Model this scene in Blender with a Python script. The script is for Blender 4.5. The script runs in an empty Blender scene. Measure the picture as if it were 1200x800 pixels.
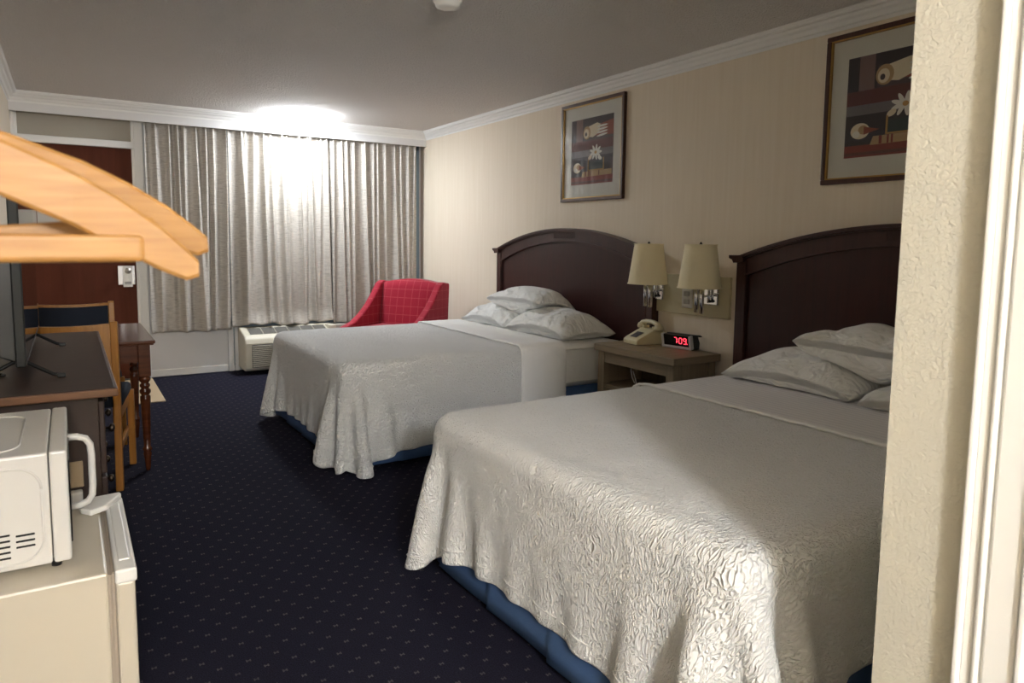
import bpy, bmesh, math, random
import numpy as np
from mathutils import Vector, Matrix, Euler
random.seed(7); rng = np.random.default_rng(7)
S = bpy.context.scene
C = bpy.context.collection
PI = math.pi
def R(a): return math.radians(a)

# ------------------------------------------------------------------ camera
F_PX, CX, CY = 820.65, 600.0, 363.94
YAW, PITCH, ROLL, CAM_H = 0.5652, 0.09963, -0.01147, 1.29
fw = Vector((math.sin(YAW)*math.cos(PITCH), math.cos(YAW)*math.cos(PITCH), -math.sin(PITCH)))
rt = Vector((math.cos(YAW), -math.sin(YAW), 0)); dn = fw.cross(rt)
c_, s_ = math.cos(ROLL), math.sin(ROLL)
rt2 = c_*rt + s_*dn; dn2 = -s_*rt + c_*dn
cam_d = bpy.data.cameras.new('camera'); cam = bpy.data.objects.new('camera', cam_d); C.objects.link(cam)
cam.matrix_world = Matrix(((rt2.x, -dn2.x, -fw.x, 0), (rt2.y, -dn2.y, -fw.y, 0), (rt2.z, -dn2.z, -fw.z, CAM_H), (0, 0, 0, 1)))
cam_d.sensor_width = 36; cam_d.lens = F_PX/1200*36
cam_d.shift_y = (CY-400)/1200.0
cam_d.clip_start = 0.02
cam_d.dof.use_dof = True; cam_d.dof.focus_distance = 2.6; cam_d.dof.aperture_fstop = 7.5
S.camera = cam

# ------------------------------------------------------------------ light and exposure
S.view_settings.view_transform = 'Standard'; S.view_settings.look = 'None'
S.view_settings.gamma = 1.0; S.view_settings.use_curve_mapping = False
S.view_settings.exposure = 1.18
S.cycles.diffuse_bounces = 10; S.cycles.max_bounces = 14
FIXTURE_EMISSION = 68.0; FIXTURE_SIDE = 52.0
w = bpy.data.worlds.new('world'); S.world = w; w.use_nodes = True
w.node_tree.nodes['Background'].inputs[0].default_value = (0.9, 0.85, 0.8, 1)
w.node_tree.nodes['Background'].inputs[1].default_value = 0.12
def area(name, loc, target, size, power, col):
    l = bpy.data.lights.new(name, 'AREA'); l.shape = 'DISK'; l.size = size; l.energy = power; l.color = col
    o = bpy.data.objects.new(name, l); C.objects.link(o); o.location = loc
    o.rotation_euler = (Vector(target)-Vector(loc)).to_track_quat('-Z', 'Y').to_euler(); return o
def point(name, loc, rad, power, col):
    l = bpy.data.lights.new(name, 'POINT'); l.shadow_soft_size = rad; l.energy = power; l.color = col
    o = bpy.data.objects.new(name, l); C.objects.link(o); o.location = loc; return o
point('vanity_light', (-0.20, -2.10, 2.10), 0.16, 126, (0.96, 0.98, 1.0))

# ------------------------------------------------------------------ mesh helpers
def NB(): return bmesh.new()
def merge(bm, t, M=None):
    if M is not None: bmesh.ops.transform(t, matrix=M, verts=t.verts)
    mp = {v: bm.verts.new(v.co) for v in t.verts}
    for f in t.faces:
        try:
            n = bm.faces.new([mp[v] for v in f.verts]); n.smooth = f.smooth; n.material_index = f.material_index
        except ValueError: pass
    t.free(); return bm
def box(bm, x0, x1, y0, y1, z0, z1, bev=0.0, seg=2, M=None, mi=0, smooth=False):
    t = bmesh.new(); bmesh.ops.create_cube(t, size=1.0)
    for v in t.verts: v.co = Vector(((x0+x1)/2+v.co.x*(x1-x0), (y0+y1)/2+v.co.y*(y1-y0), (z0+z1)/2+v.co.z*(z1-z0)))
    if bev > 0: bmesh.ops.bevel(t, geom=t.edges[:], offset=bev, segments=seg, profile=0.5, affect='EDGES')
    for f in t.faces: f.material_index = mi; f.smooth = smooth
    return merge(bm, t, M)
def lathe(bm, prof, n=24, cx=0, cy=0, smooth=True, M=None, mi=0, cap=True):
    t = bmesh.new(); rings = []
    for r, z in prof:
        rings.append([t.verts.new((cx+r*math.cos(2*PI*i/n), cy+r*math.sin(2*PI*i/n), z)) for i in range(n)])
    for a, b in zip(rings[:-1], rings[1:]):
        for i in range(n):
            f = t.faces.new((a[i], a[(i+1) % n], b[(i+1) % n], b[i])); f.smooth = smooth
    if cap:
        if prof[0][0] > 1e-4: t.faces.new(rings[0][::-1])
        if prof[-1][0] > 1e-4: t.faces.new(rings[-1])
    for f in t.faces: f.material_index = mi
    bmesh.ops.recalc_face_normals(t, faces=t.faces[:])
    return merge(bm, t, M)
def cyl(bm, p0, p1, r, n=14, r1=None, smooth=True, mi=0):
    p0, p1 = Vector(p0), Vector(p1); d = p1-p0
    M = Matrix.Translation(p0) @ d.to_track_quat('Z', 'Y').to_matrix().to_4x4()
    return lathe(bm, [(r, 0), (r1 if r1 is not None else r, d.length)], n, smooth=smooth, M=M, mi=mi)
def tube(bm, pts, r, n=10, mi=0, rs=None):
    pts = [Vector(p) for p in pts]; rings = []; t = bmesh.new(); up = Vector((0, 0, 1)); pn = None
    for i, p in enumerate(pts):
        d = (pts[min(i+1, len(pts)-1)]-pts[max(i-1, 0)]).normalized()
        if pn is None:
            a = up if abs(d.z) < .9 else Vector((1, 0, 0)); nx = d.cross(a).normalized()
        else: nx = (pn - d*pn.dot(d)).normalized()
        pn = nx; ny = d.cross(nx); rr = rs[i] if rs else r
        rings.append([t.verts.new(p+nx*rr*math.cos(2*PI*k/n)+ny*rr*math.sin(2*PI*k/n)) for k in range(n)])
    for a, b in zip(rings[:-1], rings[1:]):
        for i in range(n):
            f = t.faces.new((a[i], a[(i+1) % n], b[(i+1) % n], b[i])); f.smooth = True
    t.faces.new(rings[0][::-1]); t.faces.new(rings[-1])
    for f in t.faces: f.material_index = mi
    bmesh.ops.recalc_face_normals(t, faces=t.faces[:])
    return merge(bm, t)
def prism(bm, poly, d0, d1, axis='x', bev=0, M=None, mi=0, seg=2):
    """poly in the plane across axis; x: (y,z)  y: (x,z)  z: (x,y)"""
    t = bmesh.new()
    def P(a, b, d): return {'x': (d, a, b), 'y': (a, d, b), 'z': (a, b, d)}[axis]
    A = [t.verts.new(P(a, b, d0)) for a, b in poly]; B = [t.verts.new(P(a, b, d1)) for a, b in poly]
    t.faces.new(A); t.faces.new(B[::-1]); n = len(poly)
    for i in range(n): t.faces.new((A[i], B[i], B[(i+1) % n], A[(i+1) % n]))
    bmesh.ops.recalc_face_normals(t, faces=t.faces[:])
    if bev > 0:
        es = [e for e in t.edges if len(e.link_faces) == 2 and e.calc_face_angle(0) > 0.5]
        bmesh.ops.bevel(t, geom=es, offset=bev, segments=seg, profile=.5, affect='EDGES')
    for f in t.faces: f.material_index = mi
    return merge(bm, t, M)
def strip(bm, us, lo, hi, x0, x1, mi=0):
    """solid between two curves lo(u), hi(u) in the y,z plane, thickness x0..x1"""
    t = bmesh.new(); q = []
    for u in us: q.append([t.verts.new((x, u, z)) for x, z in ((x0, lo(u)), (x0, hi(u)), (x1, hi(u)), (x1, lo(u)))])
    for a, b in zip(q[:-1], q[1:]):
        for i in range(4): t.faces.new((a[i], a[(i+1) % 4], b[(i+1) % 4], b[i]))
    t.faces.new(q[0]); t.faces.new(q[-1][::-1])
    bmesh.ops.recalc_face_normals(t, faces=t.faces[:])
    for f in t.faces: f.material_index = mi
    return merge(bm, t)
def sweep(bm, prof, path_a, path_b, along):
    """moulding: profile points (a,b) across, straight run; along='x' or 'y'"""
    t = bmesh.new()
    def P(p, s): return (s, p[0], p[1]) if along == 'x' else (p[0], s, p[1])
    A = [t.verts.new(P(p, path_a)) for p in prof]; B = [t.verts.new(P(p, path_b)) for p in prof]; n = len(prof)
    t.faces.new(A); t.faces.new(B[::-1])
    for i in range(n): t.faces.new((A[i], B[i], B[(i+1) % n], A[(i+1) % n]))
    bmesh.ops.recalc_face_normals(t, faces=t.faces[:]); return merge(bm, t)
def boxuv(me):
    uv = me.uv_layers.new(name='UVMap')
    co = np.empty(len(me.vertices)*3); me.vertices.foreach_get('co', co); co = co.reshape(-1, 3)
    for p in me.polygons:
        n = p.normal; a = max(range(3), key=lambda i: abs(n[i])); i, j = ((1, 2), (0, 2), (0, 1))[a]
        for li in p.loop_indices:
            v = co[me.loops[li].vertex_index]; uv.data[li].uv = (v[i], v[j])
def root_of(o):
    while o.parent: o = o.parent
    return o
def obj(name, bm, mat, parent=None, local=False):
    """bm holds world coordinates unless local=True; they are brought into the thing's own frame"""
    if parent is not None and not local:
        rr = root_of(parent); M = Matrix.LocRotScale(rr.location, rr.rotation_euler, None).inverted()
        bmesh.ops.transform(bm, matrix=M, verts=bm.verts)
    me = bpy.data.meshes.new(name); bm.to_mesh(me); bm.free()
    mats = mat if isinstance(mat, (list, tuple)) else [mat]
    for m in mats: me.materials.append(m)
    me.update(); boxuv(me)
    o = bpy.data.objects.new(name, me); C.objects.link(o)
    if parent is not None: o.parent = parent
    return o
def tag(o, label, cat, group=None):
    o['label'] = label; o['category'] = cat
    if group: o['group'] = group
    return o
def thing(name, label, cat, loc=(0, 0, 0), rz=0, group=None):
    o = bpy.data.objects.new(name, None); C.objects.link(o); o.empty_display_size = .1
    o.location = loc; o.rotation_euler = (0, 0, rz); return tag(o, label, cat, group)
def struct(name, bm, m, parent=None):
    o = obj(name, bm, m, parent)
    if parent is None: o['kind'] = 'structure'
    return o
def dup_tree(o, parent=None):
    c = o.copy(); C.objects.link(c); c.parent = parent
    for ch in list(o.children): dup_tree(ch, c)
    return c
def mod_subsurf(o, lv):
    m = o.modifiers.new('subdivision', 'SUBSURF'); m.levels = lv; m.render_levels = lv

# ------------------------------------------------------------------ materials
class X:
    """tiny math-node expression"""
    def __init__(s, nt, k): s.nt, s.k = nt, k
    def op(s, o, *a):
        n = s.nt.nodes.new('ShaderNodeMath'); n.operation = o
        for i, q in enumerate((s,)+a):
            if isinstance(q, X): s.nt.links.new(q.k, n.inputs[i])
            else: n.inputs[i].default_value = q
        return X(s.nt, n.outputs[0])
    def __add__(s, b): return s.op('ADD', b)
    def __sub__(s, b): return s.op('SUBTRACT', b)
    def __mul__(s, b): return s.op('MULTIPLY', b)
    def lt(s, b): return s.op('LESS_THAN', b)
    def gt(s, b): return s.op('GREATER_THAN', b)
    def abs(s): return s.op('ABSOLUTE')
    def fr(s): return s.op('FRACT')
class Mt:
    def __init__(s, name, col, rough=.6, metal=0, spec=.5):
        s.m = bpy.data.materials.new(name); s.m.use_nodes = True; s.nt = s.m.node_tree
        s.b = s.nt.nodes['Principled BSDF']
        s.set('Base Color', (*col, 1)); s.set('Roughness', rough); s.set('Metallic', metal); s.set('Specular IOR Level', spec)
    def set(s, k, v):
        if hasattr(v, 'is_output') or isinstance(v, bpy.types.NodeSocket): s.nt.links.new(v, s.b.inputs[k])
        else: s.b.inputs[k].default_value = v
    def coord(s, which='UV', scale=(1, 1, 1), rot=(0, 0, 0)):
        t = s.nt.nodes.new('ShaderNodeTexCoord'); mp = s.nt.nodes.new('ShaderNodeMapping')
        s.nt.links.new(t.outputs[which], mp.inputs[0]); mp.inputs['Scale'].default_value = scale; mp.inputs['Rotation'].default_value = rot
        return mp.outputs[0]
    def sep(s, v):
        n = s.nt.nodes.new('ShaderNodeSeparateXYZ'); s.nt.links.new(v, n.inputs[0]); return [X(s.nt, o) for o in n.outputs]
    def noise(s, v, scale, detail=2, dist=0, rough=.5, out='Fac'):
        n = s.nt.nodes.new('ShaderNodeTexNoise'); s.nt.links.new(v, n.inputs['Vector'])
        n.inputs['Scale'].default_value = scale; n.inputs['Detail'].default_value = detail
        n.inputs['Distortion'].default_value = dist; n.inputs['Roughness'].default_value = rough
        return X(s.nt, n.outputs[out])
    def voro(s, v, scale, feature='F1', out='Distance'):
        n = s.nt.nodes.new('ShaderNodeTexVoronoi'); s.nt.links.new(v, n.inputs['Vector'])
        n.feature = feature; n.inputs['Scale'].default_value = scale; return X(s.nt, n.outputs[out])
    def ramp(s, x, stops):
        n = s.nt.nodes.new('ShaderNodeValToRGB'); s.nt.links.new(x.k, n.inputs[0]); e = n.color_ramp.elements
        while len(e) < len(stops): e.new(.5)
        for q, (p, c) in zip(e, stops): q.position = p; q.color = (*c, 1)
        return n.outputs[0]
    def mix(s, fac, a, b):
        n = s.nt.nodes.new('ShaderNodeMix'); n.data_type = 'RGBA'
        s.nt.links.new(fac.k, n.inputs[0])
        for k, q in ((6, a), (7, b)):
            if isinstance(q, tuple): n.inputs[k].default_value = (*q, 1)
            else: s.nt.links.new(q, n.inputs[k])
        return n.outputs[2]
    def bump(s, x, strength=.3, dist=.01):
        n = s.nt.nodes.new('ShaderNodeBump'); s.nt.links.new(x.k, n.inputs['Height'])
        n.inputs['Strength'].default_value = strength; n.inputs['Distance'].default_value = dist
        prev = s.b.inputs['Normal'].links
        if prev: s.nt.links.new(prev[0].from_socket, n.inputs['Normal'])
        s.nt.links.new(n.outputs[0], s.b.inputs['Normal']); return s
def srgb(r, g, b):
    f = lambda c: (c/255/12.92) if c/255 <= .04045 else ((c/255+.055)/1.055)**2.4
    return (f(r), f(g), f(b))

def m_wall():
    m = Mt('cream wallpaper', srgb(226, 214, 194), .75, spec=.25); v = m.coord('Object')
    n = m.noise(m.coord('Object', (14, 14, .6)), 3, 3)
    m.set('Base Color', m.ramp(n, [(.3, srgb(228, 216, 196)), (.7, srgb(233, 222, 204))]))
    m.bump(m.noise(m.coord('Object', (60, 60, 6)), 4, 2), .12, .004); return m.m
def m_textured():
    m = Mt('orange peel plaster', srgb(200, 197, 184), .6, spec=.3); v = m.coord('Object')
    a = m.noise(v, 160, 2, .8, .5); b = m.noise(v, 80, 1)
    m.bump(a*.7+b*.3, .6, .004); return m.m
def m_ceiling():
    m = Mt('popcorn ceiling', srgb(236, 233, 230), .9, spec=.1); v = m.coord('Object')
    m.bump(m.noise(v, 85, 2, .4, .6), 1.0, .022); return m.m
def m_carpet():
    m = Mt('navy dotted carpet', (0.01, .01, .03), .95, spec=.1); v = m.coord('Object')
    x, y, z = m.sep(v)
    tot = None
    for off in (0.0, 0.5):
        dx = ((x*(1/.083)+(off+50)).fr()-.5).abs()*.083
        dy = ((y*(1/.107)+(off+50)).fr()-.5).abs()*.107
        inside = dx.lt(.0072)*dy.lt(.0062)
        hole = dx.lt(.0030)*dy.gt(.0022)
        d = inside*(hole*-1.0+1.0)
        tot = d if tot is None else tot.op('MAXIMUM', d)
    n = m.noise(v, 260, 2)
    pat = m.noise(v, 30, 2)
    base = m.ramp(n, [(.3, srgb(22, 22, 32)), (.7, srgb(40, 39, 56))])
    m.set('Base Color', m.mix(tot*(pat*.7+.2), base, srgb(104, 101, 104)))
    m.bump(n, .5, .004); return m.m
def m_white(name='white paint', c=(232, 232, 232), rough=.4): return Mt(name, srgb(*c), rough).m
def m_wood(name, a, b, rough=.35, sc=1.0, along='v', spec=.5):
    m = Mt(name, srgb(*a), rough, spec=spec)
    v = m.coord('UV', (30*sc, 1.6*sc, 1) if along == 'v' else (1.6*sc, 30*sc, 1))
    n = m.noise(v, 2.0, 4, 1.0, .6)
    m.set('Base Color', m.ramp(n, [(.3, srgb(*a)), (.7, srgb(*b))])); m.bump(n, .06, .002); return m.m
def m_quilt(name, col, k=1.0):
    m = Mt(name, srgb(*col), .85, spec=.15)
    m.set('Sheen Weight', .15)
    v0 = m.coord('UV', (1, 1, 1)); 
    w1 = m.noise(v0, 9, 2)
    nt = m.nt; add = nt.nodes.new('ShaderNodeVectorMath'); add.operation = 'MULTIPLY_ADD'
    nn = nt.nodes.new('ShaderNodeTexNoise'); nt.links.new(v0, nn.inputs['Vector']); nn.inputs['Scale'].default_value = 7
    nt.links.new(nn.outputs['Color'], add.inputs[0]); add.inputs[1].default_value = (.07, .07, 0); nt.links.new(v0, add.inputs[2])
    mp = nt.nodes.new('ShaderNodeMapping'); nt.links.new(add.outputs[0], mp.inputs[0]); mp.inputs['Scale'].default_value = (1, 2.0, 1)
    a = m.noise(mp.outputs[0], 50, 1, .5, .5)
    ridge = ((a-.5).abs()*8.0).op('MINIMUM', 1.0)*-1.0+1.0
    b = m.noise(v0, 5, 2)
    m.bump(ridge, .65, .008*k); m.bump(b, .35, .03); m.bump(m.noise(v0, 500, 1), .12, .001)
    return m.m
def m_fabric(name, col, rough=.85, sc=400, bs=.15, wr=.0):
    m = Mt(name, srgb(*col), rough, spec=.15); v = m.coord('UV')
    m.bump(m.noise(v, sc, 1), bs, .001)
    if wr: m.bump(m.noise(v, 9, 4, 1.2, .55), wr, .03)
    return m.m
def m_stripe():
    m = Mt('white satin striped sheet', srgb(232, 228, 222), .6, spec=.3); v = m.coord('UV'); x, y, z = m.sep(v)
    st = (x*(1/.034)).fr().gt(.5)
    m.set('Base Color', m.mix(st, srgb(228, 227, 230), srgb(238, 237, 238)))
    m.bump(m.noise(v, 6, 3, .8), .3, .02); return m.m
def m_curtain():
    m = Mt('satin slub curtain', srgb(205, 198, 184),   .36, metal=.08, spec=.5)
    v = m.coord('UV', (5, 75, 1)); n = m.noise(v, 3.0, 4, .2, .7)
    m.set('Base Color', m.ramp(n, [(.34, srgb(140, 133, 124)), (.50, srgb(186, 180, 171)), (.75, srgb(202, 197, 189))]))
    m.bump(n, .25, .004); m.bump(m.noise(m.coord('UV', (1, .5, 1)), 14, 3, 1.0), .35, .02); return m.m
def m_red():
    m = Mt('red windowpane upholstery', srgb(160, 16, 44), .8, spec=.2); v = m.coord('UV'); x, y, z = m.sep(v)
    g = (x*(1/.082)+.3).fr().lt(.045).op('MAXIMUM', (y*(1/.082)+.2).fr().lt(.045))
    m.set('Sheen Weight', .2)
    m.set('Base Color', m.mix(g*.5, srgb(150, 14, 42), srgb(206, 104, 108))); m.bump(m.noise(v, 500, 1), .3, .001); return m.m
def m_emit(name, col, st):
    m = Mt(name, (0, 0, 0), .5); m.set('Emission Color', (*col, 1)); m.set('Emission Strength', st); return m.m
def m_glass():
    m = bpy.data.materials.new('picture glass'); m.use_nodes = True; nt = m.node_tree
    for n in list(nt.nodes):
        if n.type != 'OUTPUT_MATERIAL': nt.nodes.remove(n)
    o = nt.nodes['Material Output']; t = nt.nodes.new('ShaderNodeBsdfTransparent'); g = nt.nodes.new('ShaderNodeBsdfGlossy')
    g.inputs['Roughness'].default_value = .03; lw = nt.nodes.new('ShaderNodeLayerWeight'); f = nt.nodes.new('ShaderNodeMath'); f.operation = 'POWER'; nt.links.new(lw.outputs['Facing'], f.inputs[0]); f.inputs[1].default_value = 4.0
    f0 = f; f = nt.nodes.new('ShaderNodeMath'); f.operation = 'MULTIPLY_ADD'; nt.links.new(f0.outputs[0], f.inputs[0]); f.inputs[1].default_value = .9; f.inputs[2].default_value = .03
    x = nt.nodes.new('ShaderNodeMixShader'); nt.links.new(f.outputs[0], x.inputs[0]); nt.links.new(t.outputs[0], x.inputs[1]); nt.links.new(g.outputs[0], x.inputs[2])
    nt.links.new(x.outputs[0], o.inputs[0]); return m
def m_hanger():
    m = Mt('pale lacquered hanger wood', srgb(232, 190, 130), .45)
    v = m.coord('UV', (6, 90, 1)); n = m.noise(v, 1.6, 3, .8)
    m.set('Base Color', m.ramp(n, [(.3, srgb(140, 98, 46)), (.7, srgb(158, 116, 62))])); return m.m

WALL = m_wall(); TEXW = m_textured(); CEIL = m_ceiling(); CARPET = m_carpet()
TRIM = m_white('white trim paint', (236, 236, 234), .35); VAL = m_white('valance board paint', (222, 222, 222), .4)
CHERRY = m_wood('dark cherry wood', (48, 22, 19), (60, 28, 24), .32, .6)
CHERRY2 = m_wood('dark cherry frame wood', (58, 34, 30), (70, 42, 37), .35, .6)
ESPR = m_wood('espresso dresser wood', (50, 32, 23), (66, 44, 32), .4, .5, 'u')
ESPR_D = m_wood('espresso dresser body', (44, 28, 22), (56, 37, 29), .5, .5)
ESPR_E = m_wood('worn brown dresser edge', (98, 66, 46), (128, 90, 64), .4, .5, 'u')
MAHOG = m_wood('mahogany table wood', (72, 36, 20), (100, 54, 32), .18, .7, 'u')
OAK = m_wood('honey oak wood', (158, 104, 38), (182, 126, 54), .35, .6)
GREYW = m_wood('weathered grey brown wood', (126, 110, 86), (152, 136, 110), .55, .5, 'u')
GREYWV = m_wood('weathered grey brown wood upright', (122, 106, 84), (148, 132, 106), .55, .5)
DOORW = m_wood('red brown door wood', (84, 42, 27), (94, 48, 32), .6, .25, spec=.15)
QUILT1 = m_quilt('matelasse coverlet far', (242, 243, 243), 3.0)
QUILT = m_quilt('matelasse coverlet', (242, 243, 243), 1.5)
BAND = m_fabric('white folded sheet fabric', (241, 241, 240), wr=.25)
SHEET = m_fabric('white cotton', (242, 242, 240), wr=.3); 
def m_pil():
    m = Mt('white pillowcase cotton', srgb(242, 243, 242), .95, spec=.03); v = m.coord('UV', (1, 1.5, 1))
    a = (m.noise(v, 7, 3, 1.6, .5)-.5).abs()*4.0; m.bump(a.op('MINIMUM', 1.0), .7, .018); m.bump(m.noise(v, 22, 2, 1.2), .35, .008); return m.m
PIL = m_pil()
STRIPE = m_stripe(); BLUE = m_fabric('dusty blue skirt fabric', (76, 104, 148), .8, wr=.15)
CURT = m_curtain(); RED = m_red(); REDS = m_fabric('plain red upholstery', (150, 16, 42))
CHAIRBLUE = m_fabric('slate blue upholstery', (44, 50, 62))
CHROME = Mt('chrome', (.85, .85, .86), .12, 1).m; STEEL = Mt('brushed steel', (.55, .55, .56), .35, 1).m
BLACK = Mt('black plastic', srgb(22, 22, 22), .4).m; TVB = Mt('dark charcoal plastic', srgb(22, 24, 22), .6).m
SCREEN = Mt('glossy tv screen', srgb(10, 10, 11), .06).m
BEIGE = m_white('beige phone plastic', (214, 204, 168), .4); KEY = m_white('grey keypad', (120, 112, 108), .5)
PTACM = m_white('ivory air conditioner plastic', (214, 208, 190), .5); GRILL = m_white('grey grille', (92, 90, 84), .6)
DARK = m_white('dark slot', (28, 28, 28), .8)
MWM = m_white('white microwave enamel', (214, 213, 211), .3); FRM = m_white('cream fridge enamel', (204, 196, 180), .35)
FRW = m_white('white fridge plastic', (232, 232, 230), .35); GASK = m_white('grey brown gasket', (168, 156, 142), .6)
SHADE = m_fabric('cream lampshade fabric', (236, 226, 194), .7, 200, .1)
BOARD = m_white('olive beige board paint', (190, 180, 146), .6); PAPER = m_white('paper', (226, 224, 218), .7)
MAT = m_fabric('beige door mat', (196, 176, 146), .95, 120, .5)
GOLD = Mt('gold liner', srgb(176, 140, 80), .35, .7).m; FRAME = m_wood('brown picture frame', (62, 36, 28), (84, 52, 40), .35)
MATB = m_white('pale grey mat board', (206, 206, 198), .8); GLASS = m_glass(); HANG = m_hanger()
EMIT = m_emit('lit diffuser', (.90, .95, 1.0), FIXTURE_EMISSION); EMIT2 = m_emit('lit diffuser side', (.90, .95, 1.0), FIXTURE_SIDE); LED = m_emit('red led digits', (1, .05, .08), 1.6)
KNOB = Mt('dark bronze', (.12, .09, .07), .35, 1).m
BRASS = Mt('dull nickel', (.5, .48, .44), .35, 1).m

# ------------------------------------------------------------------ setting
XL, XR, YB, ZC, YN = -0.35, 3.32, 7.144, 2.44, -3.2
bm = NB(); box(bm, XL-.1, XR+.1, YN-.1, YB+.1, -.1, 0); struct('floor', bm, CARPET)
bm = NB(); box(bm, XL-.1, XR+.1, YN-.1, YB+.1, ZC, ZC+.1); struct('ceiling', bm, CEIL)
bm = NB(); box(bm, XL-.1, XL, YN-.1, YB+.1, 0, ZC); struct('wall_left', bm, WALL)
bm = NB(); box(bm, XR, XR+.1, .604, YB+.1, 0, ZC); struct('wall_right', bm, WALL)
bm = NB(); box(bm, XL, XR+.1, YN-.1, YN, 0, ZC); struct('wall_near', bm, WALL)
# bathroom block beside the vanity alcove, textured plaster, doorway opening towards the camera
XP, YP = 1.10, .604
bm = NB(); box(bm, XP, XR+.1, .39, YP, 0, ZC); box(bm, XP+.12, XR+.1, YN, .39, 0, ZC); box(bm, XP, XP+.12, YN, -.42, 0, ZC); box(bm, XP, XP+.12, -.42, .39, 2.05, ZC)
struct('wall_partition', bm, TEXW)
cas = NB()
for a, b, d in ((.388, .478, .008), (.388, .398, .022), (.400, .440, .016), (.444, .452, .019), (.456, .468, .014), (.468, .4775, .021)):
    box(cas, XP-d, XP+.01, a, b, 0, 2.12, .003)
    box(cas, XP-d, XP+.01, -.51+(.478-b), -.42-(a-.388), 0, 2.12, .003)
box(cas, XP-.016, XP+.01, -.5, .47, 2.05, 2.13, .004)
struct('trim_1', cas, TRIM)
bm = NB(); box(bm, XP+.06, XP+.10, -.415, .386, .01, 2.045, .003); d1 = struct('door_2', bm, TRIM)
bm = NB(); 
for z0, z1 in ((.2, .9), (1.05, 1.9)): box(bm, XP+.052, XP+.066, -.3, .27, z0, z1, .006)
obj('door_panel', bm, TRIM, d1)
# back wall : door bay, panel under the curtain
bm = NB(); box(bm, XL-.1, XR+.1, YB, YB+.1, 0, ZC); struct('wall_back', bm, VAL)
bm = NB(); box(bm, 1.30, 3.26, YB-.004, YB+.002, .05, 2.3)
struct('trim_2', bm, m_white('blue grey window frame', (128, 146, 158), .5))
# window behind the curtain
bm = NB()
for a in (.64, 1.24, 1.30, 2.2, 3.16, 3.24): box(bm, a, a+.05, YB-.03, YB, .45, 2.3, .003)
for z in (.45, 2.25): box(bm, .64, 3.29, YB-.03, YB, z, z+.05, .003)
wn = struct('window_1', bm, m_white('blue grey aluminium', (120, 142, 158), .4))
bm = NB(); box(bm, .66, 3.28, YB-.012, YB-.006, .48, 2.27); obj('window_pane', bm, Mt('night glass', srgb(40, 48, 56), .1).m, wn)
# baseboard and vertical trims of the back wall
bm = NB(); box(bm, .60, 1.27, YB-.02, YB, 0, .065, .006); struct('baseboard_back', bm, TRIM)
bm = NB(); box(bm, XR-.014, XR, YP, YB, 0, .08, .005); struct('baseboard_right', bm, TRIM)
bm = NB(); box(bm, 1.275, 1.325, YB-.03, YB, 0, .44, .004); box(bm, 1.335, 1.372, YB-.02, YB, 0, .44, .004); struct('trim_3', bm, VAL)
# door frame
bm = NB()
box(bm, .535, .605, YB-.05, YB, 0, 2.32, .004); box(bm, .515, .54, YB-.035, YB, 0, 2.32, .003)
box(bm, XL, XL+.025, YB-.05, YB, 0, 2.32, .004); box(bm, XL+.02, XL+.045, YB-.035, YB, 2.07, 2.32, .003)
box(bm, XL, .54, YB-.06, YB, 2.055, 2.115, .004)
struct('trim_4', bm, TRIM)
bm = NB(); box(bm, XL+.045, .515, YB-.012, YB, 2.115, 2.32); struct('trim_5', bm, m_white('beige transom panel', (172, 166, 152), .5))
bm = NB(); box(bm, XL+.025, .515, YB-.03, YB, .012, 2.055, .003); door = struct('door_1', bm, DOORW)
bm = NB(); box(bm, .37, .505, YB-.038, YB-.029, .86, 1.03, .004); esc = obj('lock_plate', bm, STEEL, door)
bm = NB(); lathe(bm, [(.012, 0), (.012, .03), (.028, .04), (.031, .06), (.024, .078), (0, .082)], 20, M=Matrix.Translation((.445, YB-.035, .985)) @ Matrix.Rotation(PI/2, 4, 'X')); obj('door_knob', bm, BRASS, door)
bm = NB(); lathe(bm, [(.022, 0), (.022, .02), (0, .022)], 20, M=Matrix.Translation((.45, YB-.028, 1.19)) @ Matrix.Rotation(PI/2, 4, 'X')); obj('deadbolt', bm, BRASS, door)
# door hanger card
card = NB(); 
cp = [(.405, .845), (.478, .845), (.478, 1.03), (.405, 1.03)]
prism(card, cp, YB-.112, YB-.109, 'y', .0006, seg=1)
dh = obj('door_hanger_card', card, PAPER); tag(dh, 'white card with a round hole hanging on the knob of the brown door', 'card')
bm = NB()
for z in (.872, .884): box(bm, .415, .468, YB-.1128, YB-.1119, z, z+.005)
obj('printed_line', bm, BLACK, dh)
bm = NB(); lathe(bm, [(.016, 0), (.016, .001)], 18, M=Matrix.Translation((.44, YB-.1115, .995)) @ Matrix.Rotation(PI/2, 4, 'X')); obj('punched_hole', bm, DARK, dh)
# notice on door
nt_ = thing('door_notice', 'large pale grey notice mounted on the upper brown door, behind the wooden hangers', 'notice', (-.1, YB-.03, 1.1))
bm = NB(); box(bm, -.245, -.205, YB-.036, YB-.03, 1.12, 1.50); obj('margin_strip', bm, m_white('pale grey strip', (178, 176, 172), .5), nt_)
bm = NB(); box(bm, -.200, .12, YB-.036, YB-.03, 1.12, 1.50); obj('sheet', bm, m_white('pale grey sheet', (190, 189, 184), .5), nt_)
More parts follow.
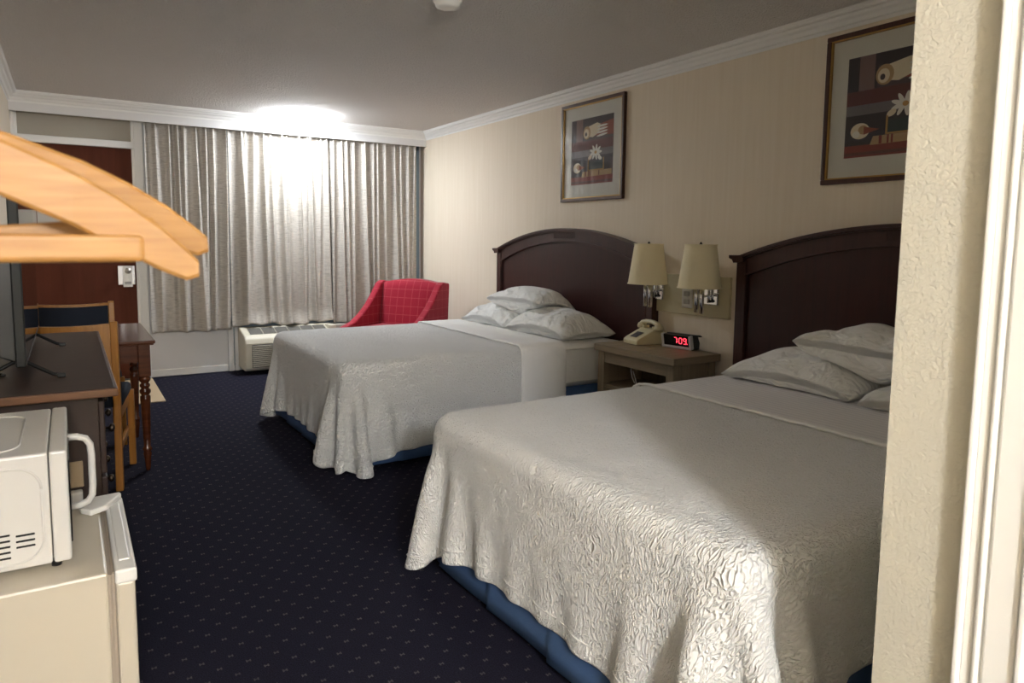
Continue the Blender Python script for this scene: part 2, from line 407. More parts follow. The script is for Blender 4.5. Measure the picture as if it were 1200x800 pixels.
# valance : flat board and crown above, in front of curtain
YV = 7.0
bm = NB(); box(bm, XL, XR, YV, YV+.02, 2.285, ZC, .002); struct('trim_6', bm, VAL)
def crown(pts): return pts
cp = [(-.02, .002), (.002, .002), (.002, .018), (.012, .022), (.020, .040), (.034, .050), (.040, .062), (.056, .066), (.056, .072), (.062, .078), (.062, .10), (-.02, .10)]
bm = NB(); sweep(bm, [(YV-a, ZC-.09+b) for a, b in cp], XL, XR-.0, 'x'); struct('trim_7', bm, TRIM)
bm = NB(); sweep(bm, [(XR-a, ZC-.09+b) for a, b in cp], YP, YV, 'y'); struct('trim_8', bm, TRIM)
bm = NB(); sweep(bm, [(XL+a, ZC-.09+b) for a, b in cp], YN, YV, 'y'); struct('trim_9', bm, TRIM)

# ------------------------------------------------------------------ ceiling fixtures
lf = thing('ceiling_light', 'round lit flush ceiling light in front of the curtain', 'ceiling light', (1.90, 6.66, ZC))
bm = NB(); lathe(bm, [(.168, ZC-.008), (.172, ZC-.02), (.172, ZC-.055), (.165, ZC-.064)], 48, 1.90, 6.66, cap=False)
lathe(bm, [(.165, ZC-.064), (.15, ZC-.070), (.11, ZC-.074), (0, ZC-.077)], 48, 1.90, 6.66, cap=False, mi=1)
bmesh.ops.remove_doubles(bm, verts=bm.verts, dist=.0001)
obj('diffuser', bm, [EMIT2, EMIT], lf)
for z in (ZC-.006, ZC-.052):
    bm = NB(); lathe(bm, [(.173, z-.005), (.181, z-.005), (.181, z+.005), (.173, z+.005), (.173, z-.005)], 48, 1.90, 6.66, cap=False); obj('trim_ring', bm, STEEL, lf)
sd = NB(); lathe(sd, [(.07, ZC), (.07, ZC-.012), (.062, ZC-.02), (.058, ZC-.036), (.03, ZC-.042), (0, ZC-.042)], 32, 1.60, 3.13, cap=False)
sdo = obj('smoke_detector', sd, TRIM); tag(sdo, 'round white smoke detector on the ceiling at the top of the frame', 'smoke detector')

# ------------------------------------------------------------------ curtain
def curtain(x0, x1, zt, zb_fn, yc, seeds, nfold, name, bunch=False):
    r = np.random.default_rng(seeds); nx, nz = int((x1-x0)/.007), 90
    xs = np.linspace(x0, x1, nx); ts = np.linspace(0, 1, nz)
    Xg, Tg = np.meshgrid(xs, ts)
    Yo = np.zeros_like(Xg); cen = np.linspace(x0+.02, x1-.02, nfold)+r.uniform(-.35, .35, nfold)*(x1-x0)/nfold
    sp = (x1-x0)/nfold
    for i, c in enumerate(cen):
        w0 = sp*r.uniform(.13, .26); w1 = sp*r.uniform(.2, .5); dr = r.uniform(-.6, .6)*sp; a0 = r.uniform(.035, .06); a1 = r.uniform(.03, .075)
        if r.random() < .3: a1 *= .3
        dec = Tg**r.uniform(.7, 1.6); cc = c+dr*dec; ww = w0+(w1-w0)*dec; aa = a0+(a1-a0)*dec
        q = (Xg-cc)/ww; Yo -= aa*np.exp(-np.abs(q)**1.7)
    nz_ = sum(np.sin(Xg*k+Tg*p+o)*a for k, p, o, a in ((21, 2, 1, .006), (47, -3, 2, .004), (9, 1.5, 0, .010), (83, 6, 4, .0018)))
    Yo += nz_*(.3+Tg)
    # gathered heading
    Yo += .004*np.sin(Xg*260+np.sin(Xg*40)*2)*np.exp(-Tg*30)
    Zb = zb_fn(Xg[0]); Z = zt+(Zb[None, :]-zt)*Tg
    Y = yc+Yo
    if bunch:   # hem settles and kicks forward on the air conditioner
        k = np.clip((Tg-.93)/.07, 0, 1)
        Y -= .03*k**1.5*(1+.6*np.sin(Xg*17)); Z += .012*k*np.sin(Xg*31)
    bm = bmesh.new(); V = [[bm.verts.new((Xg[j, i], Y[j, i], Z[j, i])) for i in range(nx)] for j in range(nz)]
    for j in range(nz-1):
        for i in range(nx-1):
            f = bm.faces.new((V[j][i], V[j+1][i], V[j+1][i+1], V[j][i+1])); f.smooth = True
    me = bpy.data.meshes.new(name); bm.to_mesh(me); bm.free(); me.materials.append(CURT)
    uv = me.uv_layers.new(name='UVMap')
    for p in me.polygons:
        for li in p.loop_indices:
            co = me.vertices[me.loops[li].vertex_index].co; uv.data[li].uv = (co.x, co.z)
    o = bpy.data.objects.new(name, me); C.objects.link(o)
    m = o.modifiers.new('thickness', 'SOLIDIFY'); m.thickness = .003; return o
c1 = curtain(.615, 1.30, 2.33, lambda x: .415+0*x, 7.085, 3, 9, 'curtain')
tag(c1, 'left curtain panel of pleated beige satin, reaching lowest beside the brown door', 'curtain', 'satin curtain panels')
c2 = curtain(1.303, 2.283, 2.33, lambda x: .445+.01*np.sin(x*9), 7.08, 12, 13, 'curtain', True)
tag(c2, 'wide bright curtain panel whose hem rests on the air conditioner', 'curtain', 'satin curtain panels')
c3 = curtain(2.285, 3.235, 2.33, lambda x: .43+0*x, 7.075, 23, 12, 'curtain')
tag(c3, 'right curtain panel behind the red armchair, next to the corner', 'curtain', 'satin curtain panels')

# ------------------------------------------------------------------ air conditioner under the window
ac = thing('air_conditioner', 'ivory wall unit air conditioner under the curtain beside the far bed', 'air conditioner', (1.84, 6.97, 0))
AX0, AX1, AF = 1.365, 2.27, 6.80
bm = NB(); prof = [(YB-.02, .035), (AF+.03, .035), (AF, .06), (AF-.012, .30), (AF+.005, .345), (AF+.04, .37), (YB-.10, .425), (YB-.02, .425)]
prism(bm, prof, AX0, AX1, 'x', .012); obj('housing', bm, PTACM, ac)
sl = math.atan2(.055, .204)
def acp(t): return (AF+.04+(YB-.10-AF-.04)*t, .37+.055*t)
bm = NB(); a, b = acp(.12), acp(.86); prism(bm, [(a[0], a[1]-.006), (b[0], b[1]-.006), (b[0], b[1]+.002), (a[0], a[1]+.002)], AX0+.06, AX1-.10, 'x'); og = obj('outlet_grille', bm, GRILL, ac)
for k in range(7):
    bm = NB(); x = AX0+.06+(AX1-AX0-.16)*k/6; prism(bm, [(a[0], a[1]), (b[0], b[1]), (b[0], b[1]+.006), (a[0], a[1]+.006)], x-.0015, x+.0015, 'x')
    obj('grille_divider', bm, PTACM, og)
bm = NB(); box(bm, AX0+.06, AX1-.06, AF-.0135, AF-.002, .07, .29, .004); fg = obj('intake_grille', bm, DARK, ac)
bm = NB()
for k in range(15): box(bm, AX0+.062, AX1-.062, AF-.020, AF-.010, .078+k*.014, .085+k*.014, .001, 1)
obj('louvre', bm, PTACM, fg)
bm = NB(); box(bm, AX1-.085, AX1-.015, AF+.06, AF+.20, .392, .428, .003, M=None); obj('control_lid', bm, PTACM, ac)
bm = NB(); box(bm, AX1+.0, AX1+.40, YB-.16, YB-.02, .05, .415, .006)
sc_ = obj('wall_sleeve', bm, m_white('dull ivory sleeve', (186, 182, 172), .5), ac)

# ------------------------------------------------------------------ cloth solver (position based dynamics on a grid)
def grid_batches(nx, ny):
    idx = np.arange(nx*ny).reshape(ny, nx); out = []
    def add(A, B, st):
        out.append((A.ravel(), B.ravel(), st))
    for par in (0, 1):
        add(idx[:, par:-1:2], idx[:, par+1::2][:, :idx[:, par:-1:2].shape[1]], 1.0)
        add(idx[par:-1:2, :], idx[par+1::2, :][:idx[par:-1:2, :].shape[0]], 1.0)
        add(idx[par:-1:2, :-1], idx[par+1::2, 1:][:idx[par:-1:2, :].shape[0]], .5)
        add(idx[par:-1:2, 1:], idx[par+1::2, :-1][:idx[par:-1:2, :].shape[0]], .5)
    for par in (0, 1, 2, 3):
        A = idx[:, par:-2:4]; B = idx[:, par+2::4][:, :A.shape[1]]; A = A[:, :B.shape[1]]; add(A, B, .35)
        A = idx[par:-2:4, :]; B = idx[par+2::4, :][:A.shape[0]]; A = A[:B.shape[0]]; add(A, B, .35)
    return out
def solve(P, batches, collide, steps=260, iters=10, g=9.8, dt=.012, damp=.985, force=None):
    rest = [np.linalg.norm(P[a]-P[b], axis=1) for a, b, s in batches] if not isinstance(batches[0][-1], np.ndarray) else [q[3] for q in batches]
    Q = P.copy(); prev = P.copy()
    for st in range(steps):
        v = (Q-prev)*damp; prev = Q.copy(); Q = Q+v; Q[:, 2] -= g*dt*dt
        if force is not None: Q = Q+force(Q, st)*dt*dt
        for it in range(iters):
            for (q, L) in zip(batches, rest):
                a, b, s = q[0], q[1], q[2]
                d = Q[b]-Q[a]; l = np.linalg.norm(d, axis=1)+1e-9; c = (s*.5*(l-L)/l)[:, None]*d
                Q[a] += c; Q[b] -= c
            Q = collide(Q, prev)
    return Q
def box_collide(lo, hi, r, fr=.6, floor=.012, extra=None):
    lo = np.array(lo)+r; hi = np.array(hi)-r
    def f(Q, prev):
        q = np.clip(Q, lo, hi); d = Q-q; l = np.linalg.norm(d, axis=1); m = l < r
        if m.any():
            n = d[m]/(l[m][:, None]+1e-9); Q[m] = q[m]+n*r
            mv = Q[m]-prev[m]; tn = mv-(mv*n).sum(1)[:, None]*n; Q[m] -= tn*fr
        k = Q[:, 2] < floor
        Q[k, 2] = floor; Q[k, :2] -= (Q[k, :2]-prev[k, :2])*.7
        return Q
    return f
def grid_mesh(name, P, nx, ny, uvs, mats, matfn=None, off=0.0):
    me = bpy.data.meshes.new(name)
    faces = [(j*nx+i, j*nx+i+1, (j+1)*nx+i+1, (j+1)*nx+i) for j in range(ny-1) for i in range(nx-1)]
    me.from_pydata([tuple(p) for p in P], [], faces); me.update()
    for m in mats: me.materials.append(m)
    uv = me.uv_layers.new(name='UVMap')
    for p in me.polygons:
        p.use_smooth = True
        for li in p.loop_indices: uv.data[li].uv = uvs[me.loops[li].vertex_index]
    return me
def normals(P, nx, ny):
    G = P.reshape(ny, nx, 3); du = np.gradient(G, axis=1); dv = np.gradient(G, axis=0); n = np.cross(du, dv)
    n /= np.linalg.norm(n, axis=2)[:, :, None]+1e-9; return n.reshape(-1, 3)

def coverlet(bx0, by0, by1, bz, ov_foot, ov_near, ov_far, xend, band, seed, label, group, gl, cloth):
    """bx0 foot edge, cloth hangs over foot, near side and far side"""
    res = .026; r = np.random.default_rng(seed)
    us = np.arange(bx0-ov_foot, xend+1e-6, res); vs = np.arange(by0-ov_near, by1+ov_far+1e-6, res)
    nx, ny = len(us), len(vs); U, V = np.meshgrid(us, vs)
    # rounded foot corners, so the hem hangs level all round
    fa = np.clip((bx0-U)/ov_foot, 0, None)
    for sgn, edge, ov in ((-1, by0, ov_near), (1, by1, ov_far)):
        fb = np.clip(sgn*(V-edge)/ov, 0, None); m = (fa > 0) & (fb > 0); k = np.where(m, np.maximum(fa, fb)/np.hypot(fa, fb).clip(1e-6), 1)
        k = k**1.8
        U = np.where(m, bx0-(bx0-U)*k, U); V = np.where(m, edge+(V-edge)*k, V)
    P = np.stack([U.ravel(), V.ravel(), np.full(U.size, bz+.02)], 1)
    # start with a slight droop outside the mattress so the cloth falls outwards
    out = np.maximum(0, bx0-P[:, 0])+np.maximum(0, by0-P[:, 1])+np.maximum(0, P[:, 1]-by1)
    P0 = P.copy(); P0[:, 2] += r.normal(0, .004, len(P))
    P0[:, 2] += .01*np.sin(P[:, 1]*14+seed)*(out > 0)+.01*np.sin(P[:, 0]*12)*(out > 0)
    B = grid_batches(nx, ny); rest = []
    B = [(a, b, s, np.linalg.norm(P[a]-P[b], axis=1)) for a, b, s in B]
    pin = P[:, 0] > xend-.06
    top = pin & (P[:, 1] > by0+.05) & (P[:, 1] < by1-.05); Pt = P[top].copy(); Pt[:, 2] = bz+.004
    bc = box_collide((bx0, by0, -.5), (4.5, by1, bz+.004), .055, .5)
    def col(Q, prev):
        Q = bc(Q, prev); Q[top] = Pt
        return Q
    Q = solve2(P0, B, col, 230, 9)
    # fine puckers of the quilting
    Gn = normals(Q, nx, ny); Q = Q+Gn*(r.normal(0, .0014, len(Q))+.001)[:, None]
    uvs = np.stack([P[:, 0], P[:, 1]], 1)
    root = thing('coverlet', label, 'coverlet', (bx0+.6, (by0+by1)/2, bz), 0, group)
    rl = np.array(root.location)
    me = grid_mesh('quilted_cloth', Q-rl, nx, ny, uvs, [cloth]); o = bpy.data.objects.new('quilted_cloth', me); C.objects.link(o); o.parent = root
    s = o.modifiers.new('thickness', 'SOLIDIFY'); s.thickness = .007; s.offset = 1; mod_subsurf(o, 1)
    # hem seam line
    G = Q.reshape(ny, nx, 3); N = normals(Q, nx, ny).reshape(ny, nx, 3)
    def line(idx): return [tuple(G[j, i]+N[j, i]*.0065-rl) for j, i in idx]
    h = 2
    path = [(h, i) for i in range(nx-1, h, -1)]+[(j, h) for j in range(h, ny-h)]+[(ny-1-h, i) for i in range(h, nx)]
    bm = NB(); tube(bm, line(path), .0022, 5); obj('hem_seam', bm, BAND, o, local=True)
    if band:
        b0, b1, hang = band
        ii = [i for i in range(nx) if b0 <= us[i] <= b1]; i0, i1 = ii[0], ii[-1]+1
        sub = (G[:, i0:i1]+N[:, i0:i1]*.012).reshape(-1, 3)-rl; k = i1-i0
        suv = np.stack([U[:, i0:i1].ravel(), V[:, i0:i1].ravel()], 1)
        me = grid_mesh('folded_band', sub, k, ny, suv, [BAND]); bo = bpy.data.objects.new('folded_band', me); C.objects.link(bo); bo.parent = root
        s = bo.modifiers.new('thickness', 'SOLIDIFY'); s.thickness = .010; s.offset = 1; mod_subsurf(bo, 1)
        bm = NB(); tube(bm, [tuple(sub.reshape(ny, k, 3)[j, 0]+N[j, i0]*.004) for j in range(ny)], .006, 8); obj('band_edge', bm, BAND, bo, local=True)
        bo['label'] = gl
    return root
def solve2(P0, B, col, steps, iters, g=9.8, dt=.012, damp=.98, force=None):
    Q = P0.copy(); prev = P0.copy()
    for st in range(steps):
        dm = damp if st < steps*.7 else .9
        v = (Q-prev)*dm; prev = Q.copy(); Q = Q+v; Q[:, 2] -= g*dt*dt
        if force is not None: Q = Q+force(Q, st)*dt*dt
        for it in range(iters):
            for a, b, s, L in B:
                d = Q[b]-Q[a]; l = np.sqrt((d*d).sum(1))+1e-9
                c = (s*.5*(l-L)/l)[:, None]*d; Q[a] += c; Q[b] -= c
            if it % 3 == 2 or it == iters-1: Q = col(Q, prev)
    return Q

# ------------------------------------------------------------------ beds
BZ = .615
def skirt_mesh(x0, x1, y0, y1, zt, zb, seed):
    r = np.random.default_rng(seed); pts = []
    path = [(x1, y0), (x0, y0), (x0, y1), (x1, y1)]
    L = 0; out = []
    for (ax, ay), (bx, by) in zip(path[:-1], path[1:]):
        d = math.hypot(bx-ax, by-ay); n = int(d/.02); nxn, nyn = (by-ay)/d, -(bx-ax)/d
        for k in range(n):
            t = k/n; s = L+t*d
            wv = .003*math.sin(s*11+seed); pl = .014*((s/.36+seed*.37) % 1.0)
            out.append((ax+(bx-ax)*t, ay+(by-ay)*t, -nxn, -nyn, wv, pl, s))
        L += d
    bm = bmesh.new(); rows = []
    for zi in range(7):
        f = zi/6; row = []
        for (x, y, a, b, wv, pl, s) in out:
            o = (wv+pl)*f+.012*f; zz = zt+(zb-zt)*f+.004*math.sin(s*2.3+seed)*f
            row.append(bm.verts.new((x+a*o, y+b*o, zz)))
        rows.append(row)
    for p, q in zip(rows[:-1], rows[1:]):
        for i in range(len(p)-1):
            f = bm.faces.new((p[i], q[i], q[i+1], p[i+1])); f.smooth = True
    return bm
def make_bed(x0, y0, y1, seed, label):
    t = thing('bed', label, 'bed', ((x0+3.24)/2, (y0+y1)/2, 0), 0, 'queen beds')
    bm = NB(); box(bm, x0+.015, 3.235, y0+.01, y1-.01, .33, BZ-.003, .045, 4, smooth=True); mt = obj('mattress', bm, SHEET, t)
    bm = NB()
    for z in (.365, .585):
        tube(bm, [(3.2, y0+.008, z), (x0+.06, y0+.008, z), (x0+.012, y0+.06, z), (x0+.012, y1-.06, z), (x0+.06, y1-.008, z), (3.2, y1-.008, z)], .004, 6)
    obj('piping', bm, SHEET, mt)
    bm = NB(); box(bm, x0+.055, 3.23, y0+.05, y1-.05, .14, .325, .02, 2); obj('box_spring', bm, m_fabric('pale box spring fabric', (210, 210, 205)), t)
    bm = skirt_mesh(x0+.022, 3.22, y0+.032, y1-.032, .335, .035, seed); sk = obj('bed_skirt', bm, BLUE, t)
    m = sk.modifiers.new('thickness', 'SOLIDIFY'); m.thickness = .003
    for x in (x0+.18, 3.05):
        for y in (y0+.10, y1-.10):
            bm = NB(); box(bm, x-.015, x+.015, y-.015, y+.015, .03, .14, .003); lathe(bm, [(.014, 0), (.022, .006), (.022, .026), (.012, .032)], 14, x, y); obj('leg', bm, STEEL, t)
    return t
B1 = dict(x0=1.22, y0=3.62, y1=5.15); B2 = dict(x0=1.17, y0=.915, y1=2.435)
make_bed(B1['x0'], B1['y0'], B1['y1'], 1, 'far queen bed with blue skirt, between the red armchair and the nightstand')
make_bed(B2['x0'], B2['y0'], B2['y1'], 4, 'near queen bed with blue skirt, in the foreground beside the textured wall')
coverlet(B1['x0'], B1['y0'], B1['y1'], BZ, .40, .44, .40, 2.74, (2.36, 2.75, 0), 5, 'pale grey white quilted coverlet with a folded band draped over the far bed', 'bed coverlets', 'smooth white folded band', QUILT1)
coverlet(B2['x0'], B2['y0'], B2['y1'], BZ, .39, .32, .41, 2.27, (2.215, 2.30, 0), 9, 'ivory white quilted coverlet draped over the near bed in the foreground', 'bed coverlets', 'rolled white folded edge', QUILT)
# top sheet on the near bed (satin stripe)
bm = NB(); box(bm, 2.24, 3.22, B2['y0']-.004, B2['y1']+.004, .35, BZ+.006, .05, 4, smooth=True)
bmesh.ops.delete(bm, geom=[f for f in bm.faces if f.calc_center_median().z < .352 or f.normal.x > .9 or f.normal.x < -.9], context='FACES')
o = obj('striped_sheet', bm, STRIPE); tag(o, 'white satin striped sheet tucked over the head of the near bed', 'bed sheet')

# ------------------------------------------------------------------ headboards
def headboard(yc, label):
    t = thing('headboard', label, 'headboard', (XR-.04, yc, 0), 0, 'arched headboards')
    W = .995; xf, xb = XR-.062, XR-.001
    top = lambda y: 1.212+.178*(1-((y-yc)/W)**2)-.012
    inn = lambda y: 1.292-.205*((y-yc)/W)**2
    ys = np.linspace(yc-W+.055, yc+W-.055, 49)
    bm = NB(); strip(bm, ys, inn, top, xf+.004, xb); rail = obj('arched_rail', bm, CHERRY2, t)
    bm = NB(); strip(bm, ys, lambda y: inn(y)-.006, lambda y: inn(y)+.008, xf-.003, xf+.01); obj('bead', bm, CHERRY2, rail)
    bm = NB()
    for k in range(28):
        y = yc-.135+k*.01; box(bm, xf+.0025, xf+.008, y-.003, y+.003, 1.312, 1.368)
    obj('fluted_ornament', bm, CHERRY2, rail)
    bm = NB(); strip(bm, ys, lambda y: .10, lambda y: inn(y), xf+.018, xb); obj('panel', bm, CHERRY, t)
    for s in (-1, 1):
        y = yc+s*(W-.03); bm = NB(); box(bm, xf, xb, y-.035, y+.035, .02, 1.185, .004)
        box(bm, xf-.004, xf+.004, y-s*.03-.006, y-s*.03+.006, .1, 1.17, .002); obj('post', bm, CHERRY2, t)
    # crown moulding: ears and arch
    ys2 = np.linspace(yc-W+.03, yc+W-.03, 61)
    def mt(y): return max(top(y), 1.185)
    bm = NB()
    strip(bm, ys2, lambda y: mt(y)-.004, lambda y: mt(y)+.012, xf-.022, xb)
    strip(bm, ys2, lambda y: mt(y)-.014, lambda y: mt(y)-.004, xf-.012, xb)
    for s in (-1, 1):
        y = yc+s*(W+.0)
        prism(bm, [(yc+s*(W+.045), 1.205), (yc+s*(W+.045), 1.222), (yc+s*(W-.05), 1.222), (yc+s*(W-.06), 1.185), (yc+s*(W+.012), 1.178), (yc+s*(W+.022), 1.196)], xf-.024, xb, 'x', .002, seg=1)
    obj('crown_moulding', bm, CHERRY2, t); return t
headboard(4.405, 'dark cherry arched headboard behind the far bed')
headboard(1.725, 'dark cherry arched headboard behind the near bed, partly cut off by the textured wall')

# ------------------------------------------------------------------ pillows (inflated and settled)
def pillow_data(L, Wd, fill, seed, ground, cx, cy, z0, rz, tx=0, ty=0, walls=None):
    n, m = 45, 33; r = np.random.default_rng(seed)
    u = np.linspace(-L/2, L/2, n); v = np.linspace(-Wd/2, Wd/2, m); U, V = np.meshgrid(u, v)
    T = np.stack([U.ravel(), V.ravel(), np.full(U.size, .01)], 1); Bt = T.copy(); Bt[:, 2] = -.01
    P = np.concatenate([T, Bt]); N0 = n*m
    idx = np.arange(N0).reshape(m, n); bd = np.unique(np.concatenate([idx[0], idx[-1], idx[:, 0], idx[:, -1]]))
    B = []
    for off in (0, N0):
        for a, b, s in grid_batches(n, m):
            st = s if s > .4 else .12
            B.append((a+off, b+off, st, np.linalg.norm(P[a]-P[b], axis=1)))
    P[bd, 2] = 0; P[bd+N0, 2] = 0
    ca, sa = math.cos(rz), math.sin(rz)
    Rm = np.array(Euler((tx, ty, rz)).to_matrix())
    P = P + np.concatenate([r.normal(0, .002, (N0, 3))]*2)*1.0
    P[bd+N0] = P[bd]
    P = P@Rm.T+np.array([cx, cy, z0])
    def col(Q, prev):
        av = (Q[bd]+Q[bd+N0])/2; Q[bd] = av; Q[bd+N0] = av
        gz = ground(Q[:, 0], Q[:, 1]); k = Q[:, 2] < gz
        Q[k, 2] = gz[k]; Q[k, :2] -= (Q[k, :2]-prev[k, :2])*.6
        Q[:, 0] = np.minimum(Q[:, 0], XR-.072)
        return Q
    def nrm(A):
        G = A.reshape(m, n, 3); q = np.cross(np.gradient(G, axis=1), np.gradient(G, axis=0)); return q.reshape(-1, 3)
    area_ = L/(n-1)*Wd/(m-1)
    def force(Q, st):
        a, b = nrm(Q[:N0]), -nrm(Q[N0:]); vol = ((Q[:N0, 2]-Q[N0:, 2]).clip(0)).mean()
        pr = 60.0*max(.0, 1-vol/fill)/area_*min(1, st/40)
        return np.concatenate([a, b])*pr
    Q = solve2(P, B, col, 190, 7, g=5.0, dt=.012, damp=.94, force=force)
    return Q, n, m, bd, N0
def crease(Q, n, m, N0, seed, L, Wd):
    r = np.random.default_rng(seed+50); G = [Q[:N0], Q[N0:]]
    U, V = np.meshgrid(np.linspace(-L/2, L/2, n), np.linspace(-Wd/2, Wd/2, m)); U, V = U.ravel(), V.ravel()
    ed = np.minimum(L/2-np.abs(U), Wd/2-np.abs(V)); inside = np.clip(ed/.04, 0, 1)
    for k in (0, 1):
        A = G[k].reshape(m, n, 3); nn = np.cross(np.gradient(A, axis=1), np.gradient(A, axis=0)).reshape(-1, 3)*(1 if k == 0 else -1); nn /= np.linalg.norm(nn, axis=1)[:, None]+1e-9
        d = np.zeros(len(U))
        for su in (-1, 1):
            for sv in (-1, 1):
                du, dv = U-su*L/2, V-sv*Wd/2; rr = np.hypot(du, dv); an = np.arctan2(dv, du)
                d += .010*np.exp(-rr/.16)*np.sin(an*15+r.uniform(0, 6)+4*rr)*np.clip(rr/.05, 0, 1)
        for _ in range(9):      # long soft folds running in from the seams
            c = r.uniform(-.4, .4)*L; w = r.uniform(.012, .022); sl = r.uniform(-.8, .8); sd = r.choice([-1, 1]); x = U-c-sl*V
            d += -.008*np.exp(-(x/w)**2)*np.exp(-((V-sd*Wd*.3)/(Wd*.22))**2)
        for _ in range(7):
            c = r.uniform(-.35, .35)*Wd; w = r.uniform(.012, .02); sl = r.uniform(-.5, .5); sd = r.choice([-1, 1]); x = V-c-sl*U
            d += -.008*np.exp(-(x/w)**2)*np.exp(-((U-sd*L*.34)/(L*.16))**2)
        for _ in range(5): 
            d += .004*np.sin(U*r.uniform(10, 26)+V*r.uniform(-24, 24)+r.uniform(0, 6))
        G[k] += nn*(d*inside*(1.0 if k == 0 else .35))[:, None]
    return np.concatenate(G)
def pillow_object(Q, n, m, N0, label, group):
    c = Q.mean(0).copy(); c[2] = Q[:, 2].min(); 
    idx = np.arange(N0).reshape(m, n); faces = []; mp = np.arange(2*N0)
    for k in np.concatenate([idx[0], idx[-1], idx[:, 0], idx[:, -1]]): mp[k+N0] = k
    for j in range(m-1):
        for i in range(n-1):
            a, b, c2, d = idx[j, i], idx[j, i+1], idx[j+1, i+1], idx[j+1, i]
            faces.append((a, b, c2, d)); faces.append(tuple(int(mp[q+N0]) for q in (d, c2, b, a)))
    me = bpy.data.meshes.new('pillow'); me.from_pydata([tuple(p) for p in Q-c], [], [tuple(int(q) for q in f) for f in faces]); me.update()
    me.materials.append(PIL); uv = me.uv_layers.new(name='UVMap')
    uu = np.tile(np.stack(np.meshgrid(np.linspace(0, .7, n), np.linspace(0, .5, m)), 2).reshape(-1, 2), (2, 1)); uu[N0:] += 3
    for p in me.polygons:
        p.use_smooth = True
        for li in p.loop_indices: uv.data[li].uv = uu[me.loops[li].vertex_index]
    b = bmesh.new(); b.from_mesh(me); bmesh.ops.delete(b, geom=[v for v in b.verts if not v.link_faces], context='VERTS'); b.to_mesh(me); b.free()
    o = bpy.data.objects.new('pillow', me); C.objects.link(o); o.location = c; mod_subsurf(o, 1)
    return tag(o, label, 'pillow', group)
class Height:
    def __init__(s, base): s.h = .02; s.x0, s.y0 = 2.0, 0.0; s.g = np.full((80, 290), base)
    def add(s, Q):
        for p in Q:
            i, j = int((p[0]-s.x0)/s.h), int((p[1]-s.y0)/s.h)
            if 1 <= i < 79 and 1 <= j < 289: s.g[i-1:i+2, j-1:j+2] = np.maximum(s.g[i-1:i+2, j-1:j+2], p[2])
    def __call__(s, x, y):
        fx = np.clip((x-s.x0)/s.h-.5, 0, 77.9); fy = np.clip((y-s.y0)/s.h-.5, 0, 287.9); i = fx.astype(int); j = fy.astype(int); a = fx-i; b = fy-j
        return s.g[i, j]*(1-a)*(1-b)+s.g[i+1, j]*a*(1-b)+s.g[i, j+1]*(1-a)*b+s.g[i+1, j+1]*a*b
def pillow_set(base, specs, group):
    H = Height(base)
    for (L, Wd, fill, seed, cx, cy, z0, rz, tx, ty, label) in specs:
        Q, n, m, bd, N0 = pillow_data(L, Wd, fill, seed, H, cx, cy, z0, rz, tx, ty)
        Q = crease(Q, n, m, N0, seed, L, Wd); Q[:, 2] = np.maximum(Q[:, 2], H(Q[:, 0], Q[:, 1])+.004)
        H.add(Q); pillow_object(Q, n, m, N0, label, group)
pillow_set(BZ+.004, [
    (.70, .50, .125, 1, 2.99, 4.80, .70, R(88), 0, 0, 'white pillow lowest on the window side of the far bed'),
    (.70, .50, .14, 2, 2.99, 4.08, .72, R(93), 0, 0, 'plump white pillow on the nightstand side of the far bed'),
    (.68, .48, .12, 3, 3.02, 4.48, .90, R(90), 0, 0, 'white pillow lying on top of the other two on the far bed')], 'pillows on the far bed')
pillow_set(BZ+.008, [
    (.70, .50, .115, 4, 2.98, 2.02, .70, R(90), 0, 0, 'white lower pillow on the nightstand side of the near bed'),
    (.70, .50, .115, 5, 2.95, 1.28, .70, R(90), 0, 0, 'white lower pillow of the near bed, cut off by the textured wall'),
    (.72, .50, .125, 6, 3.02, 1.66, .90, R(90), 0, 0, 'white pillow lying on top of the other two on the near bed')], 'pillows on the near bed')

# ------------------------------------------------------------------ nightstand
NX0, NX1, NY0, NY1, NZ = 2.85, 3.234, 2.79, 3.50, .64
ns = thing('nightstand', 'weathered grey brown wooden nightstand with an open shelf between the beds', 'nightstand', ((NX0+NX1)/2, (NY0+NY1)/2, 0))
bm = NB(); box(bm, NX0, NX1, NY0, NY1, NZ-.045, NZ, .004); obj('table_top', bm, GREYW, ns)
for y in (NY0+.02, NY1-.08):
    for x in (NX0+.02, NX1-.075):
        bm = NB(); box(bm, x, x+.055, y, y+.06, 0, NZ-.045, .003); obj('leg', bm, GREYWV, ns)
bm = NB(); box(bm, NX0+.025, NX0+.045, NY0+.08, NY1-.08, NZ-.115, NZ-.045); obj('front_rail', bm, GREYW, ns)
for y in (NY0+.03, NY1-.045):
    bm = NB(); box(bm, NX0+.07, NX1-.07, y, y+.015, .12, NZ-.045); obj('side_panel', bm, GREYWV, ns)
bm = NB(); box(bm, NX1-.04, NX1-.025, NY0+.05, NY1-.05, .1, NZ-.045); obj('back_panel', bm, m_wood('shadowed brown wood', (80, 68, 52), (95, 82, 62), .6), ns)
bm = NB(); box(bm, NX0+.03, NX1-.04, NY0+.04, NY1-.04, .36, .385, .002); obj('shelf', bm, GREYW, ns)
bm = NB(); box(bm, NX0+.03, NX1-.04, NY0+.04, NY1-.04, .12, .145, .002); obj('shelf', bm, GREYW, ns)
bm = NB(); tube(bm, [(NX0+.06, 3.20, .60), (NX0+.055, 3.203, .56), (NX0+.05, 3.197, .50), (NX0+.055, 3.19, .46), (NX0+.06, 3.175, .43), (NX0+.06, 3.155, .425), (NX0+.065, 3.17, .45), (NX0+.06, 3.19, .50)], .0025, 6)
cb = obj('charging_cord', bm, TRIM); tag(cb, 'thin white cord hanging in the open front of the nightstand', 'cord')
